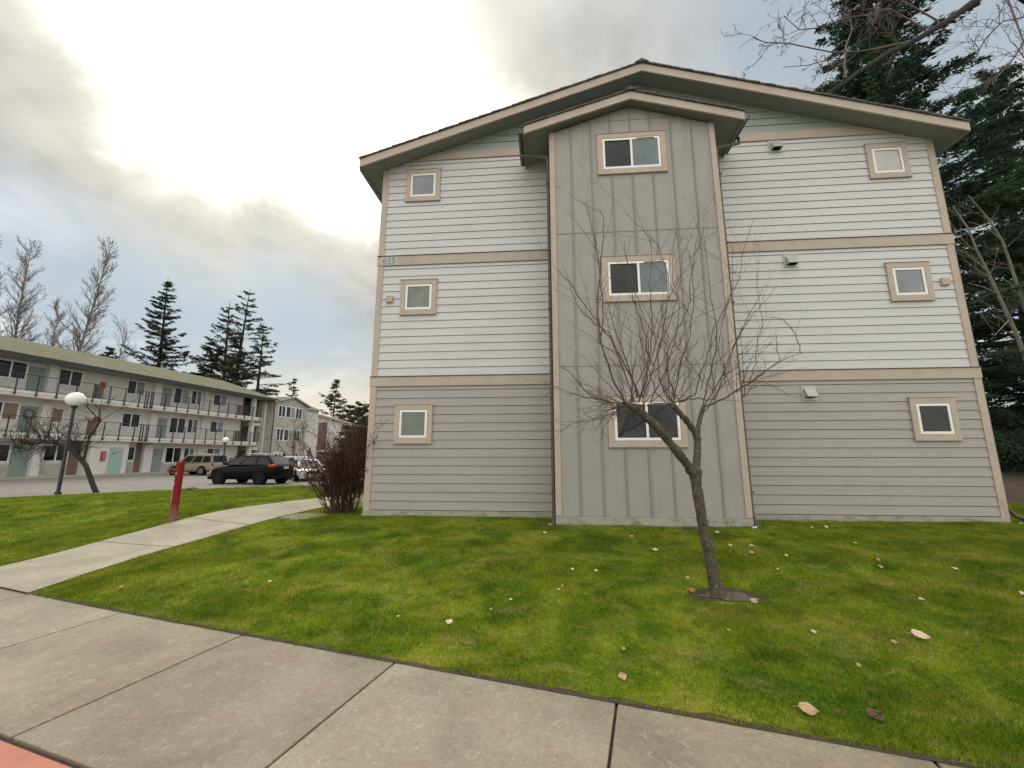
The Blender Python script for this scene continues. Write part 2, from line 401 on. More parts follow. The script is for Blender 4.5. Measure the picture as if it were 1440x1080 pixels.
# lawn sheet between the sidewalk and the far kerb
xs = np.concatenate([np.arange(-26, -9, .3), np.arange(-9, 12, .15), np.arange(12, 36, .5)]); nj = 170
tj = np.linspace(0, 1, nj)**1.3
XX = np.repeat(xs[:, None], nj, 1); y0 = yside(xs)[:, None]; y1 = np.maximum(ykerb(xs), yside(xs)+.05)[:, None]
YY = y0+(y1-y0)*tj[None, :]; ZZ = hgt(XX, YY)
V = np.stack([XX, YY, ZZ], -1).reshape(-1, 3); ii = np.arange(len(xs)-1)[:, None]*nj+np.arange(nj-1)[None, :]
F = np.stack([ii, ii+nj, ii+nj+1, ii+1], -1).reshape(-1, 4)
tag(npmesh('lawn', V, F, M['turf'], smoothed=True), kind='structure')
# soil strip: ragged dark edge along the sidewalk
b = MB(); xe = np.arange(-5.64, 9, .06)
for k in range(len(xe)-1):
    for_ = []
    for x in (xe[k], xe[k+1]):
        wv = .014+.026*abs(math.sin(x*3.1)+.6*math.sin(x*7.7+1)+.5*math.sin(x*19))
        yy = float(yside(x)); for_.append((x, yy-.02, wv))
    (xa, ya, wa), (xb_, yb, wb) = for_
    za = float(hgt(xa, ya+.05))+.006; zb = float(hgt(xb_, yb+.05))+.006
    b.quad([(xa, ya, .006), (xb_, yb, .006), (xb_, yb+wb, zb), (xa, ya+wa, za)])
tag(b.build('soil_edge', M['dirt']), kind='structure')
# sidewalk slabs with real joints
b = MB(); bj = MB()
tx = Vector((.9496, -.3134, 0)); nx = Vector((.3134, .9496, 0))
jx = [-15.24, -13.64, -12.04, -10.44, -8.84, -7.24, -5.64, -4.04, -2.44, -.92, .69, 2.25, 3.85, 5.45, 7.05, 8.65, 10.25, 11.85]
for k in range(len(jx)-1):
    g = .009
    def edge(x): return Vector((x, float(yside(x)), 0))
    a, c = edge(jx[k])+tx*g, edge(jx[k+1])-tx*g; n = 10
    d0 = 1.44
    # slight settlement of each slab
    s0, s1 = random.uniform(-.004, .004), random.uniform(-.004, .004)
    far = [edge(jx[k]+(jx[k+1]-jx[k])*i/n) for i in range(n+1)]; far[0] = a; far[-1] = c
    near = [Vector((p.x, p.y, 0))-nx*d0 for p in far]
    P = [(p.x, p.y, s0) for p in far]+[(p.x, p.y, s1) for p in reversed(near)]
    b.prism([(p[0], p[1]) for p in P], 2, -.12, .0, (0, 1, 0, 2, 1, 0, 2, 0, 1, 2, 0, 1, 0, 2, 1, 0, 1, 2)[k])
tag(b.build('sidewalk', [M['conc'], M['concb'], M['concc']], bevel=.006), kind='structure')
b = MB(); P = [(x, float(yside(x))) for x in np.arange(-16, 12.1, .5)]
P2 = [(x-nx.x*1.47, y-nx.y*1.47) for x, y in reversed(P)]
b.prism(P+P2, 2, -.13, -.02); tag(b.build('sidewalk_joint_soil', M['dirt']), kind='structure')
# red painted kerb on the street side
b = MB()
P = [(x-nx.x*1.475, y-nx.y*1.475) for x, y in [(q, float(yside(q))) for q in np.arange(-16, 12.1, .5)]]
P2 = [(x-nx.x*.17, y-nx.y*.17) for x, y in reversed(P)]
b.prism(P+P2, 2, -.14, .008); tag(b.build('kerb', M['kerbred'], bevel=.015), kind='structure')
# curved footpath
PL = [(-7.42, 5.75), (-7.32, 6.3), (-7.23, 7.32), (-7.12, 8.7), (-6.97, 9.6), (-6.59, 10.82), (-5.88, 12.56), (-4.9, 14.2), (-3.3, 15.4), (0, 16.2), (4, 16.4), (8, 16.6)]
PR = [(-5.68, 5.11), (-5.72, 5.9), (-5.6, 6.92), (-5.36, 7.91), (-5.13, 8.73), (-4.92, 9.5), (-4.65, 10.5), (-4.2, 11.8), (-3.4, 13.), (-2., 13.9), (2, 14.5), (8, 14.8)]
def catm(P, n=8):
    P = [Vector((*p, 0)) for p in P]; o = []
    for i in range(len(P)-1):
        p0, p1, p2, p3 = P[max(i-1, 0)], P[i], P[i+1], P[min(i+2, len(P)-1)]
        for k in range(n):
            t = k/n; o.append(.5*((2*p1)+(p2-p0)*t+(2*p0-5*p1+4*p2-p3)*t*t+(3*p1-p0-3*p2+p3)*t**3))
    o.append(P[-1]); return o
cl, cr = catm(PL), catm(PR)
b = MB(); acc = 0; last = 0; nseg = len(cl); starts = []
dl = [0]
for k in range(1, nseg): dl.append(dl[-1]+((cl[k]+cr[k])/2-(cl[k-1]+cr[k-1])/2).length)
def pp(k, t, dz=.022):
    p = cl[k].lerp(cr[k], t); return (p.x, p.y, float(hgt(p.x, p.y))+dz-.014*max(0, 1-dl[k]/.6))
jd = 1.72; js = [i for i in range(1, nseg) if int(dl[i]/jd) != int(dl[i-1]/jd)]
k = 0
for k in range(nseg-1):
    fr = .06 if k+1 in js else 0
    nt_ = 6
    for t in range(nt_):
        A_, B_, C_, D_ = pp(k, t/nt_), pp(k, (t+1)/nt_), pp(k+1, (t+1)/nt_), pp(k+1, t/nt_)
        if fr:
            f_ = 1-.02/max((cl[k+1]-cl[k]).length, .05)
            C_ = tuple(B_[i]+(C_[i]-B_[i])*f_ for i in range(3)); D_ = tuple(A_[i]+(D_[i]-A_[i])*f_ for i in range(3))
        b.quad([A_, D_, C_, B_][::-1])
    for t, s in ((0, 1), (1, -1)):
        A_, D_ = pp(k, t), pp(k+1, t); b.quad([A_, D_, (D_[0], D_[1], D_[2]-.1), (A_[0], A_[1], A_[2]-.1)])
tag(b.build('footpath', M['conc2']), kind='structure')
b = MB()
for k in range(nseg-1):
    for t in range(6): b.quad([pp(k, t/6, .012), pp(k, (t+1)/6, .012), pp(k+1, (t+1)/6, .012), pp(k+1, t/6, .012)])
tag(b.build('footpath_joint_soil', M['dirt']), kind='structure')
PATHPOLY = [(p.x, p.y) for p in cl]+[(p.x, p.y) for p in reversed(cr)]
# kerb of the parking lot beyond the lawn
b = MB(); kp = [Vector((x, float(ykerb(x)), 0)) for x in np.arange(-24, 20, .5)]
for k in range(len(kp)-1):
    a, c = kp[k], kp[k+1]; d = (c-a).normalized(); q = Vector((-d.y, d.x, 0))*.16
    b.prism([(a.x, a.y), (c.x, c.y), (c.x+q.x, c.y+q.y), (a.x+q.x, a.y+q.y)], 2, -.05, .13)
tag(b.build('parking_kerb', M['kerbgrey']), kind='structure')
# irregular draped patches
def patch(name, c, rx, ry, mat, dz, seed, flat=None, n=48, rings=8, wob=.18):
    rnd = random.Random(seed); ph = [rnd.uniform(0, 6.28) for _ in range(4)]; b = MB(); rows = []
    for r in range(rings+1):
        row = []
        for k in range(n):
            a = 2*PI*k/n; f_ = 1+wob*(math.sin(2*a+ph[0])+.6*math.sin(3*a+ph[1])+.5*math.sin(5*a+ph[2])+.3*math.sin(9*a+ph[3]))
            x = c[0]+rx*r/rings*f_*math.cos(a); y = c[1]+ry*r/rings*f_*math.sin(a)
            z = flat if flat is not None else float(hgt(x, y))+dz
            if flat is None and r == rings: z -= .02
            row.append((x, y, z))
        rows.append(row)
    for r in range(rings):
        for k in range(n):
            k2 = (k+1) % n; b.quad([rows[r][k], rows[r+1][k], rows[r+1][k2], rows[r][k2]])
    return tag(b.build(name, mat, sm=True), kind='structure')
pc = (TREE[0]+.06, TREE[1]-.02)
patch('puddle_mud', pc, .42, .29, M['dirt'], .005, 3, n=90, wob=.13)
patch('puddle', (pc[0]+.02, pc[1]-.07), .28, .14, M['water'], 0, 5, flat=HT-.009)
patch('sandy_patch', (-4.62, 9.3), .5, .45, M['sand'], .003, 8, n=80)
# brown bank at the right, behind the house
xs2 = np.linspace(10.5, 60, 50); ys2 = np.linspace(10, 60, 50); XX, YY = np.meshgrid(xs2, ys2, indexing='ij')
ZZ = .1+.3*smooth((YY-10)/2)+.75*smooth((YY-13.5)/7)+.12*np.sin(XX*1.3)*np.sin(YY*1.1)
V = np.stack([XX, YY, ZZ], -1).reshape(-1, 3); ii = np.arange(49)[:, None]*50+np.arange(49)[None, :]
F = np.stack([ii, ii+50, ii+51, ii+1], -1).reshape(-1, 4); tag(npmesh('soil_bank', V, F, M['bank'], smoothed=True), kind='structure')

# ------------------------------------------------------------------ grass blades (one uncountable cover)
def inpoly(px, py, poly):
    ins = np.zeros(len(px), bool); n = len(poly); j = n-1
    for i in range(n):
        xi, yi = poly[i]; xj, yj = poly[j]
        c = ((yi > py) != (yj > py)) & (px < (xj-xi)*(py-yi)/((yj-yi)+1e-12)+xi); ins ^= c; j = i
    return ins
wa = -0.0816; WD = 8.9507
def vnoise(x, y, s, seed):
    r = np.random.RandomState(seed); t = r.rand(64, 64); u = x*s; v = y*s; i = np.floor(u).astype(int); j = np.floor(v).astype(int)
    fu = u-i; fv = v-j; fu = fu*fu*(3-2*fu); fv = fv*fv*(3-2*fv)
    g = lambda a, b: t[a % 64, b % 64]
    return (g(i, j)*(1-fu)+g(i+1, j)*fu)*(1-fv)+(g(i, j+1)*(1-fu)+g(i+1, j+1)*fu)*fv
def blades(rng, x0, x1, y0, y1, dens, ln, wd, ext=0):
    n = int((x1-x0)*(y1-y0)*dens); x = rng.uniform(x0, x1, n); y = rng.uniform(y0, y1, n)
    ok = (y > yside(x)-.015+.03*(vnoise(x, y, 14, 3)-.5)) & (y < ykerb(x)-.02)
    u = x*math.cos(wa)+(y-WD)*math.sin(wa); wv = (x)*math.sin(wa)-(y-WD)*math.cos(wa)
    ok &= ~((u > -3.27) & (u < 9.62) & (wv < .012)) & ~((u > .9) & (u < 4.47) & (wv < .915))
    d = np.hypot(x-TREE[0]-.05, (y-TREE[1]+.04)*1.3)*1.1; ok &= (d > .40+.22*(vnoise(x, y, 9, 6)-.5)) | ((d > .3) & (rng.rand(n) < .12))
    ok &= np.abs(x) < y*1.36+1.2
    ok &= ~inpoly(x, y, PATHPOLY)
    ok &= ~((np.hypot((x+4.62)/.5, (y-9.3)/.45) < .9+.6*(vnoise(x, y, 6, 9)-.5)) & (rng.rand(n) < .85))
    x, y = x[ok], y[ok]; n = len(x); z = hgt(x, y)
    lush = vnoise(x, y, 1.9, 5)*.6+vnoise(x, y, 5., 8)*.4
    L = ln*(.4+1.35*lush**1.4)*rng.uniform(.6, 1.25, n); a = rng.uniform(0, 2*PI, n); lean = rng.uniform(.1, .9, n)*L
    fa = rng.uniform(0, 2*PI, n); wx = np.cos(fa)*wd*rng.uniform(.7, 1.3, n); wy = np.sin(fa)*wd
    V = np.empty((n, 3, 3)); V[:, 0] = np.stack([x-wx, y-wy, z-.004], 1); V[:, 1] = np.stack([x+wx, y+wy, z-.004], 1)
    V[:, 2] = np.stack([x+np.cos(a)*lean, y+np.sin(a)*lean, z+L], 1)
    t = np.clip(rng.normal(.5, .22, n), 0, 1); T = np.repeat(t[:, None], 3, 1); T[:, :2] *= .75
    return V.reshape(-1, 3), T.ravel()
rng = np.random.RandomState(11); VV = []; TT = []
for args in ((-6, 7, 1.2, 4.6, 9000, .028, .0030), (-8, 10, 4.6, 7, 6500, .030, .004), (-9, 14, 7, 10.5, 4000, .032, .004),
             (-24, -5, 5, 12, 1900, .04, .006), (-24, -3, 12, 26, 800, .05, .010), (8, 18, 7, 14, 1500, .04, .006)):
    v_, t_ = blades(rng, *args); VV.append(v_); TT.append(t_)
for q in range(70):      # tufts of longer darker grass and small weeds
    cx_, cy_ = rng.uniform(-5, 8.5), rng.uniform(2.6, 8.2)
    if cy_ < yside(cx_)+.12 or np.hypot(cx_-TREE[0], cy_-TREE[1]) < .6 or cy_ > 8.6-.08*cx_-(1. if .7 < cx_ < 4.7 else 0) or inpoly(np.array([cx_]), np.array([cy_]), PATHPOLY)[0]: continue
    n = rng.randint(50, 170); s_ = rng.uniform(.05, .16); x = cx_+rng.normal(0, s_, n); y = cy_+rng.normal(0, s_*.8, n); k_ = y > yside(x)+.01; x, y = x[k_], y[k_]; n = len(x); z = hgt(x, y)
    a = rng.uniform(0, 6.28, n); L = rng.uniform(.03, .065, n); V = np.empty((n, 3, 3)); w_ = .0035
    V[:, 0] = np.stack([x-w_, y, z], 1); V[:, 1] = np.stack([x+w_, y, z], 1); V[:, 2] = np.stack([x+np.cos(a)*L*.6, y+np.sin(a)*L*.6, z+L], 1)
    VV.append(V.reshape(-1, 3)); TT.append(np.repeat(np.clip(rng.normal(.12 if q % 4 else .8, .1, n), 0, 1), 3))
V = np.concatenate(VV); T_ = np.concatenate(TT); F = np.arange(len(V)).reshape(-1, 3)
print('blades', len(F))
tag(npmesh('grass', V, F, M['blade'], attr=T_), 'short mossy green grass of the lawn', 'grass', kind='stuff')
# ------------------------------------------------------------------ the main building
cw, sw = math.cos(wa), math.sin(wa)
bld = thing('apartment_building', 'grey three storey apartment house with gabled stair tower and number 615', 'apartment house', (0, WD, G0), wa)
# local axes: x along the front (u), -y toward the camera, z up
U0, U1 = -3.25, 9.61; DEP = 22.
TU0, TU1, TW = .92, 4.45, .9
RU, RZ, EZ, HS, OV = 3.15, 10.42, 8.28, 6.83, .47      # ridge position, underside heights at the ridge and at the eave, half span, front overhang
SL = (RZ-EZ)/HS
def under(u): return RZ-abs(u-RU)*SL
# core walls
b = MB(); topz = lambda u: under(u)-.004
b.prism([(U0+.02, 0), (U1-.02, 0), (U1-.02, topz(U1)), (RU, topz(RU)), (U0+.02, topz(U0))], 1, 0., DEP)
b.build('wall', M['siding_up'], bld)
b = MB(); b.prism([(TU0+.02, 0), (TU1-.02, 0), (TU1-.02, 8.40), (2.685, 8.93), (TU0+.02, 8.40)], 1, -TW+.03, 0.)
core_t = b.build('tower_wall', M['panel'], bld)
def boards(name, mat, z0, z1, ua, ub, holes=(), gable=False, step=.188, y=0., th=.017):
    b = MB(); z = z0; r = random.Random(int(z0*100)+int(ua*7)+50)
    while z < z1-.03:
        zt = min(z+step, z1)
        a_, b_ = ua, ub
        if gable or zt > under(ua)-.02 or zt > under(ub)-.02:
            lim = (RZ-.02-z-.05)/SL
            a_, b_ = max(ua, RU-lim), min(ub, RU+lim)
            if b_-a_ < .2: break
        cuts = [(a_, b_)]
        for (h0, h1, g0, g1) in holes:
            if z < g1-.01 and zt > g0+.01:
                nc = []
                for (p, q) in cuts:
                    if h0 > p and h1 < q: nc += [(p, h0), (h1, q)]
                    else: nc.append((p, q))
                cuts = nc
        for (p, q) in cuts:
            # split into boards about 3.6 m long
            xs_ = [p]; x = p+r.uniform(1.2, 3.6)
            while x < q-.5: xs_.append(x); x += 3.6
            xs_.append(q)
            for i in range(len(xs_)-1):
                l, rr = xs_[i]+(.0015 if i else 0), xs_[i+1]-.0015
                dz = r.uniform(-.0012, .0012)
                b.prism([(y-th-.004, z+.013+dz), (y-.004, z+.013+dz), (y-.004, zt+.004), (y-.006, zt+.004)], 0, l, rr, 0)
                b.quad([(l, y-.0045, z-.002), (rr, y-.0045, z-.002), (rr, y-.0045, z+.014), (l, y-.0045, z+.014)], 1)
        z += step
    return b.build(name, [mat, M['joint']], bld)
WINW, WINH = .87, .86
wins = [(-2.22, z) for z in (1.985, 4.985, 7.93)]+[(8.6, z) for z in (2.02, 4.98, 7.91)]
holes = [(u-WINW/2+.02, u+WINW/2-.02, z-WINH/2+.02, z+WINH/2-.02) for u, z in wins]
CB = .13
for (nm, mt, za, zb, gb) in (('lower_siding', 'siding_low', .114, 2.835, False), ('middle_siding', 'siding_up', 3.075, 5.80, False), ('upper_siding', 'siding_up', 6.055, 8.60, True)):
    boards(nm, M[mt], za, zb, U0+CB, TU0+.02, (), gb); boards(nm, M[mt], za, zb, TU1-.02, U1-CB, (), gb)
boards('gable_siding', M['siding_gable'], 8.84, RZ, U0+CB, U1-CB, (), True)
# trims
def strip(name, mat, boxes, bev=.004): 
    b = MB()
    for q in boxes: b.box(*q)
    return b.build(name, mat, bld, bevel=bev)
for z0, z1 in ((2.845, 3.065), (5.81, 6.045)):
    for a_, c_ in ((U0-.03, TU0+.01), (TU1-.01, U1+.03)):
        o = strip('band_board', M['tan'], [(a_, c_, -.045, .0, z0, z1)])
        b = MB(); b.box(a_+.002, c_-.002, -.062, -.001, z1, z1+.012); b.build('drip_flashing', M['gutter'], o)
lim = (RZ-.02-8.84)/SL
l2 = (RZ-8.62-.02)/SL
for q in ([(RU-l2, 8.62), (TU0, 8.62), (TU0, 8.835), (RU-lim, 8.835)], [(TU1, 8.62), (RU+l2, 8.62), (RU+lim, 8.835), (TU1, 8.835)]):
    b = MB(); b.prism(q, 1, -.04, 0); b.build('gable_band_board', M['tan'], bld)
for u, s in ((U0, 1), (U1, -1)):
    for z0, z1 in ((.0, 2.843), (3.078, 5.808), (6.058, under(U0+.1)-.03)):
        x0, x1 = sorted((u-s*.015, u+s*CB))
        strip('corner_board', M['tan'], [(x0, x1, -.032, .0, z0+.005, z1), (min(u-s*.02, u), max(u-s*.02, u), .0, .13, z0+.005, z1)])
for u0_, u1_ in ((U0-.01, TU0), (TU1, U1+.01)):
    strip('skirt_board', M['skirt'], [(u0_, u1_, -.036, -.0, -.06, .112)])
# tower: grey panels and battens, seams, corner boards
TY = -TW
b = MB(); b.prism([(TU0, .16), (TU1, .16), (TU1, 8.38), (2.685, 8.95), (TU0, 8.38)], 1, TY, TY+.029)
b.box(TU0, TU0+.019, TY+.03, -.005, .16, 8.38); b.box(TU1-.019, TU1, TY+.03, -.005, .16, 8.38)
b.build('tower_panel', M['panel'], bld)
TWIN = [(2.685, z) for z in (1.94, 4.875, 7.78)]
b = MB()
def tower_top(u): return 8.40+(1-abs(u-2.685)/(2.685-TU0))*.55-.01
battz = []
for u in (1.385, 1.82, 2.25, 2.685, 3.12, 3.55, 3.985):
    zc = .16; top = tower_top(u)
    for (wu, wz) in TWIN+[(99, 99)]:
        if wu < 50 and abs(u-wu) < .75:
            battz.append((u, zc, wz-.5)); zc = wz+.5
    battz.append((u, zc, top))
for u, za, zb in battz: b = MB(); b.box(u-.014, u+.014, TY-.02, TY, za, zb); b.build('batten', M['batten'], bld)
for zz_ in (3.05, 5.94, 8.62):
    xa, xb_ = (TU0+.1, TU1-.1) if zz_ < 8 else (TU0+.7, TU1-.7)
    b = MB(); b.box(xa, xb_, TY-.008, TY, zz_-.006, zz_+.006); b.build('panel_seam', M['batten'], bld)
for u, s in ((TU0, 1), (TU1, -1)):
    x0, x1 = sorted((u-s*.012, u+s*.1)); y0_, y1_ = sorted((u-s*.016, u-s*.0))
    strip('tower_corner_board', M['tan'], [(x0, x1, TY-.028, TY, .165, 8.40), (y0_, y1_, TY+.001, TY+.11, .165, 8.40)])
strip('tower_skirt_board', M['skirt'], [(TU0-.014, TU1+.014, TY-.034, TY, -.06, .155), (TU0-.014, TU0-.001, TY+.001, -.04, -.06, .155), (TU1+.001, TU1+.014, TY+.001, -.04, -.06, .155)])
# windows
def window(cx, cz, w_, h_, y, panes, tw=.115, parent=bld, slider=False):
    b = MB(); th = .034; X0, X1, Z0, Z1 = cx-w_/2, cx+w_/2, cz-h_/2, cz+h_/2
    b.box(X0, X0+tw, y-th, y, Z0+.0, Z1); b.box(X1-tw, X1, y-th, y, Z0, Z1)
    b.box(X0+tw, X1-tw, y-th, y, Z0, Z0+tw); b.box(X0+tw, X1-tw, y-th, y, Z1-tw, Z1)
    b.box(X0-.02, X1+.02, y-th-.014, y, Z1+.001, Z1+.014)
    b.box(X0-.01, X1+.01, y-th-.012, y, Z0-.014, Z0-.001)
    t = b.build('window', M['tan'], parent, bevel=.003)
    a0, a1, c0, c1 = X0+tw+.004, X1-tw-.004, Z0+tw+.004, Z1-tw-.004; fw = .05
    b = MB(); fy = y-.028
    b.box(a0, a0+fw, fy, y, c0, c1); b.box(a1-fw, a1, fy, y, c0, c1); b.box(a0+fw, a1-fw, fy, y, c0, c0+fw); b.box(a0+fw, a1-fw, fy, y, c1-fw, c1)
    if slider: b.box(cx-.024, cx+.024, fy, y, c0+fw, c1-fw)
    b.build('frame', M['vinyl'], t, bevel=.003)
    if slider:
        b = MB(); b.box(cx+.12, a1-.12, fy-.006, fy+.004, c1-fw+.008, c1-fw+.026); b.build('latch_rail', M['black'], t)
        b = MB(); b.box(a0+fw, cx-.024, y-.009, y-.003, c0+fw, c1-fw); b.build('pane', M[panes[0]], t)
        b = MB(); b.box(cx+.024, a1-fw, y-.013, y-.007, c0+fw, c1-fw); b.build('pane', M[panes[1]], t)
        b = MB()
        for q in ((a0+fw, a0+fw+.008, c0+fw, c1-fw), (cx-.034, cx-.024, c0+fw, c1-fw), (a0+fw+.009, cx-.035, c1-fw-.01, c1-fw)): b.box(q[0], q[1], y-.02, y-.01, q[2], q[3])
        b.build('gasket', M['black'], t)
    else:
        b = MB(); b.box(a0+fw, a1-fw, y-.013, y-.007, c0+fw, c1-fw); b.build('pane', M[panes[0]], t)
        b = MB(); g = .007
        for q in ((a0+fw, a0+fw+g, c0+fw, c1-fw), (a1-fw-g, a1-fw, c0+fw, c1-fw), (a0+fw+g, a1-fw-g, c1-fw-g, c1-fw), (a0+fw+g, a1-fw-g, c0+fw, c0+fw+g)): b.box(q[0], q[1], y-.018, y-.0135, q[2], q[3])
        b.build('gasket', M['gl_slate'], t)
    return t
for (u, z), pn in zip(wins, ('gl_green', 'gl_grey', 'gl_slate', 'gl_dark', 'gl_slate', 'gl_white')):
    t = window(u, z, WINW, WINH, -.02, [pn])
for (u, z), pn in zip(TWIN, (('gl_dark', 'gl_dark'), ('gl_dark', 'gl_blue'), ('gl_dark', 'gl_blue'))):
    t = window(u, z, 1.47, .98, TY, pn, slider=True)
# dryer vents, small boxes, number plate
for u, z in ((6.215, 8.44), (6.23, 5.55), (6.26, 2.575)):
    b = MB(); b.box(u-.15, u+.15, -.03, -.0, z-.15, z+.16); v_ = b.build('dryer_vent', M['galv'], bld, bevel=.003)
    b = MB(); b.prism([(-.031, z+.11), (-.05, z+.11), (-.155, z-.07), (-.155, z-.09), (-.031, z-.09)], 0, u-.105, u+.105)
    b.build('hood', M['galv'], v_, bevel=.004)
    b = MB(); b.box(u-.09, u+.09, -.14, -.032, z-.098, z-.0915); b.build('flap', M['black'], v_)
for u, z in ((-2.915, 4.94), (9.29, 4.94)):
    b = MB(); b.box(u-.08, u+.08, -.075, -.0, z-.075, z+.085); b.box(u-.06, u+.06, -.079, -.07, z-.07, z-.02)
    b.build('outlet_box', M['tan'], bld, bevel=.008)
b = MB(); b.box(-3.17, -2.78, -.05, -.0445, 5.83, 6.03); npl = b.build('number_plate', M['plate'], bld)
b = MB(); yy = -.0512
def stroke(pts, wd):
    pts = [Vector((p[0], 0, p[1])) for p in pts]
    L = []; R_ = []
    for k, p in enumerate(pts):
        d = (pts[min(k+1, len(pts)-1)]-pts[max(k-1, 0)]).normalized(); n_ = Vector((-d.z, 0, d.x)); ww = wd[k] if hasattr(wd, '__len__') else wd
        L.append(p+n_*ww/2); R_.append(p-n_*ww/2)
    for k in range(len(pts)-1):
        b.quad([(q.x, yy, q.z) for q in (L[k], L[k+1], R_[k+1], R_[k])])
def arc(cx, cz, rx, rz, a0, a1, n=18): return [(cx+rx*math.cos(math.radians(a0+(a1-a0)*i/n)), cz+rz*math.sin(math.radians(a0+(a1-a0)*i/n))) for i in range(n+1)]
zc = 5.93
p6 = arc(-3.085, zc-.028, .036, .042, 0, 360); stroke(p6, [.012+.014*abs(math.cos(math.radians(20*i))) for i in range(19)])
yy -= .001; stroke(arc(-3.065, zc-.02, .062, .088, 195, 75, 12), [.024-.0012*i for i in range(13)]); yy -= .001
stroke([(-2.975, zc-.068), (-2.975, zc+.07)], .026); yy -= .001; stroke([(-3.005, zc-.068), (-2.945, zc-.068)], .01); stroke([(-3.004, zc+.045), (-2.968, zc+.068)], .012)
yy -= .001; stroke(arc(-2.875, zc-.028, .036, .040, 120, -140, 18), [.012+.014*abs(math.cos(math.radians(120-14.4*i))) for i in range(19)])
yy -= .001; stroke([(-2.9, zc+.07), (-2.9, zc+.002)], .011); stroke([(-2.905, zc+.062), (-2.842, zc+.066)], .019)
b.build('digits', M['digit'], npl)
# roof: shingled slabs, fascia boards, soffit, gutters
def roof(ru, rz, hs, sl, y0, y1, parent, nm, th=.16, shm='shingle', fdep=.205, fth=.04, sof=True, lap=True):
    """gable roof, ridge along y; rz is the underside at the ridge"""
    b = MB(); r_ = random.Random(5)
    for s in (-1, 1):
        ns = int(hs/.16)
        for i in range(ns):                      # courses of shingles as small steps
            a0, a1 = hs*i/ns, hs*(i+1)/ns+.02
            zt0, zt1 = rz+th-a0*sl, rz+th-a1*sl
            lift = .012
            b.prism([(ru+s*a0, zt0-.03), (ru+s*a1, zt1-.03), (ru+s*a1, zt1+lift), (ru+s*a0, zt0)][::s], 1, y0-.035+r_.uniform(-.008, .008), y1)
    o = b.build(nm, M[shm], parent)
    b = MB(); b.prism([(ru-.16, rz+th-.16*sl+.01), (ru+.16, rz+th-.16*sl+.01), (ru, rz+th+.05)], 1, y0-.06, y1); b.build('ridge_cap', M[shm], o)
    b = MB()
    for s in (-1, 1):
        b.prism([(ru, rz), (ru+s*hs, rz-hs*sl), (ru+s*hs, rz+th-.032-hs*sl), (ru, rz+th-.032)][::s], 1, y0+fth+.001, y1)
    b.build('soffit', M['soffit'], o)
    b = MB()
    for s in (-1, 1):
        b.prism([(ru, rz+th-.034), (ru+s*(hs+.004), rz+th-.034-hs*sl), (ru+s*(hs+.004), rz+th-.034-fdep-hs*sl), (ru, rz+th-.034-fdep)][::s], 1, y0, y0+fth)
        
    b.build('fascia', M['tan'], o, bevel=.003)
    for s in (-1, 1):
        xe_ = ru+s*hs; ze = rz+th-.034-hs*sl
        b = MB(); x0, x1 = sorted((xe_+s*.002, xe_+s*.03)); b.box(x0, x1, y0+fth+.002, y1, ze-fdep, ze-.01); b.build('eave_fascia', M['soffit'], o)
    return o
ro = roof(RU, RZ, HS, SL, -OV, DEP+.4, bld, 'roof')
tro = roof(2.675, 8.99, 2.31, .3, -1.16, -.03, bld, 'tower_roof', th=.14, fdep=.185)
def gutter(parent, xe, ze, y0, y1, s):
    b = MB(); pr = [(xe, ze), (xe, ze-.1), (xe+s*.07, ze-.105), (xe+s*.11, ze-.06), (xe+s*.12, ze), (xe+s*.11, ze), (xe+s*.1, ze-.055), (xe+s*.068, ze-.095), (xe+s*.008, ze-.09), (xe+s*.008, ze)]
    b.prism(pr, 1, y0, y1); return b.build('gutter', M['gutter'], parent)
for s in (-1, 1):
    gutter(bld, RU+s*(HS+.032), RZ+.10-HS*SL, -OV+.3, DEP, s)
    gutter(bld, 2.675+s*(2.31+.032), 8.99+.08-2.31*.3, -1.1, -.06, s)
# downspouts
def spout(pts, nm='downspout', r=.036):
    b = MB(); b.tube(pts, r, 8); return b.build(nm, M['gutter'], bld, sm=True)
for s, ux in ((-1, TU0-.05), (1, TU1+.05)):
    gx = 2.675+s*2.42
    spout([(gx, -.62, 8.24), (gx, -.62, 8.10), (ux+s*.02, -TW+.07, 7.86), (ux, -TW+.07, 7.74), (ux, -TW+.07, .22), (ux+s*.01, -TW+.0, .06), (ux+s*.02, -TW-.12, .0)])
    for z in (.6, 2.4, 4.3, 5.6, 7.2): b = MB(); b.box(ux-.045, ux+.045, -TW+.025, -TW+.115, z, z+.03); b.build('downspout_strap', M['gutter'], bld)
spout([(RU+HS+.09, .2, 8.22), (RU+HS+.09, .2, 8.05), (U1+.07, .06, 7.8), (U1+.06, .05, 7.6), (U1+.06, .05, .3), (U1+.12, -.02, .14), (U1+.28, -.06, .06)])

# scraps of white at the foot of the spouts
def scrap(loc, sz, seed, label, grp=None):
    r = random.Random(seed); b = MB(); n = 7
    P = [(math.cos(2*PI*k/n)*sz*r.uniform(.6, 1.2), math.sin(2*PI*k/n)*sz*.6*r.uniform(.6, 1.2), r.uniform(0, sz*.6)) for k in range(n)]
    for k in range(n): b.quad([(0, 0, sz*.5), P[k], P[(k+1) % n]])
    for k in range(n):
        p, q = P[k], P[(k+1) % n]; b.quad([p, (p[0], p[1], -.01), (q[0], q[1], -.01), q])
    o = b.build('white_scrap', M['white']); o.location = loc; return tag(o, label, 'scrap', grp)
for k, (px, py, s, lb) in enumerate(((775, 739, .06, 'crumpled white scrap at the foot of the left tower downspout'), (1062, 743, .055, 'crumpled white scrap at the foot of the right tower downspout'), (1437, 738, .06, 'white scrap by the downspout outlet at the far right house corner'), (510, 724, .035, 'small white scrap at the left corner board of the house'))):
    P = gp(px, py); scrap((P.x, P.y, P.z+.01), s, k, lb, 'white scraps at the house foot')
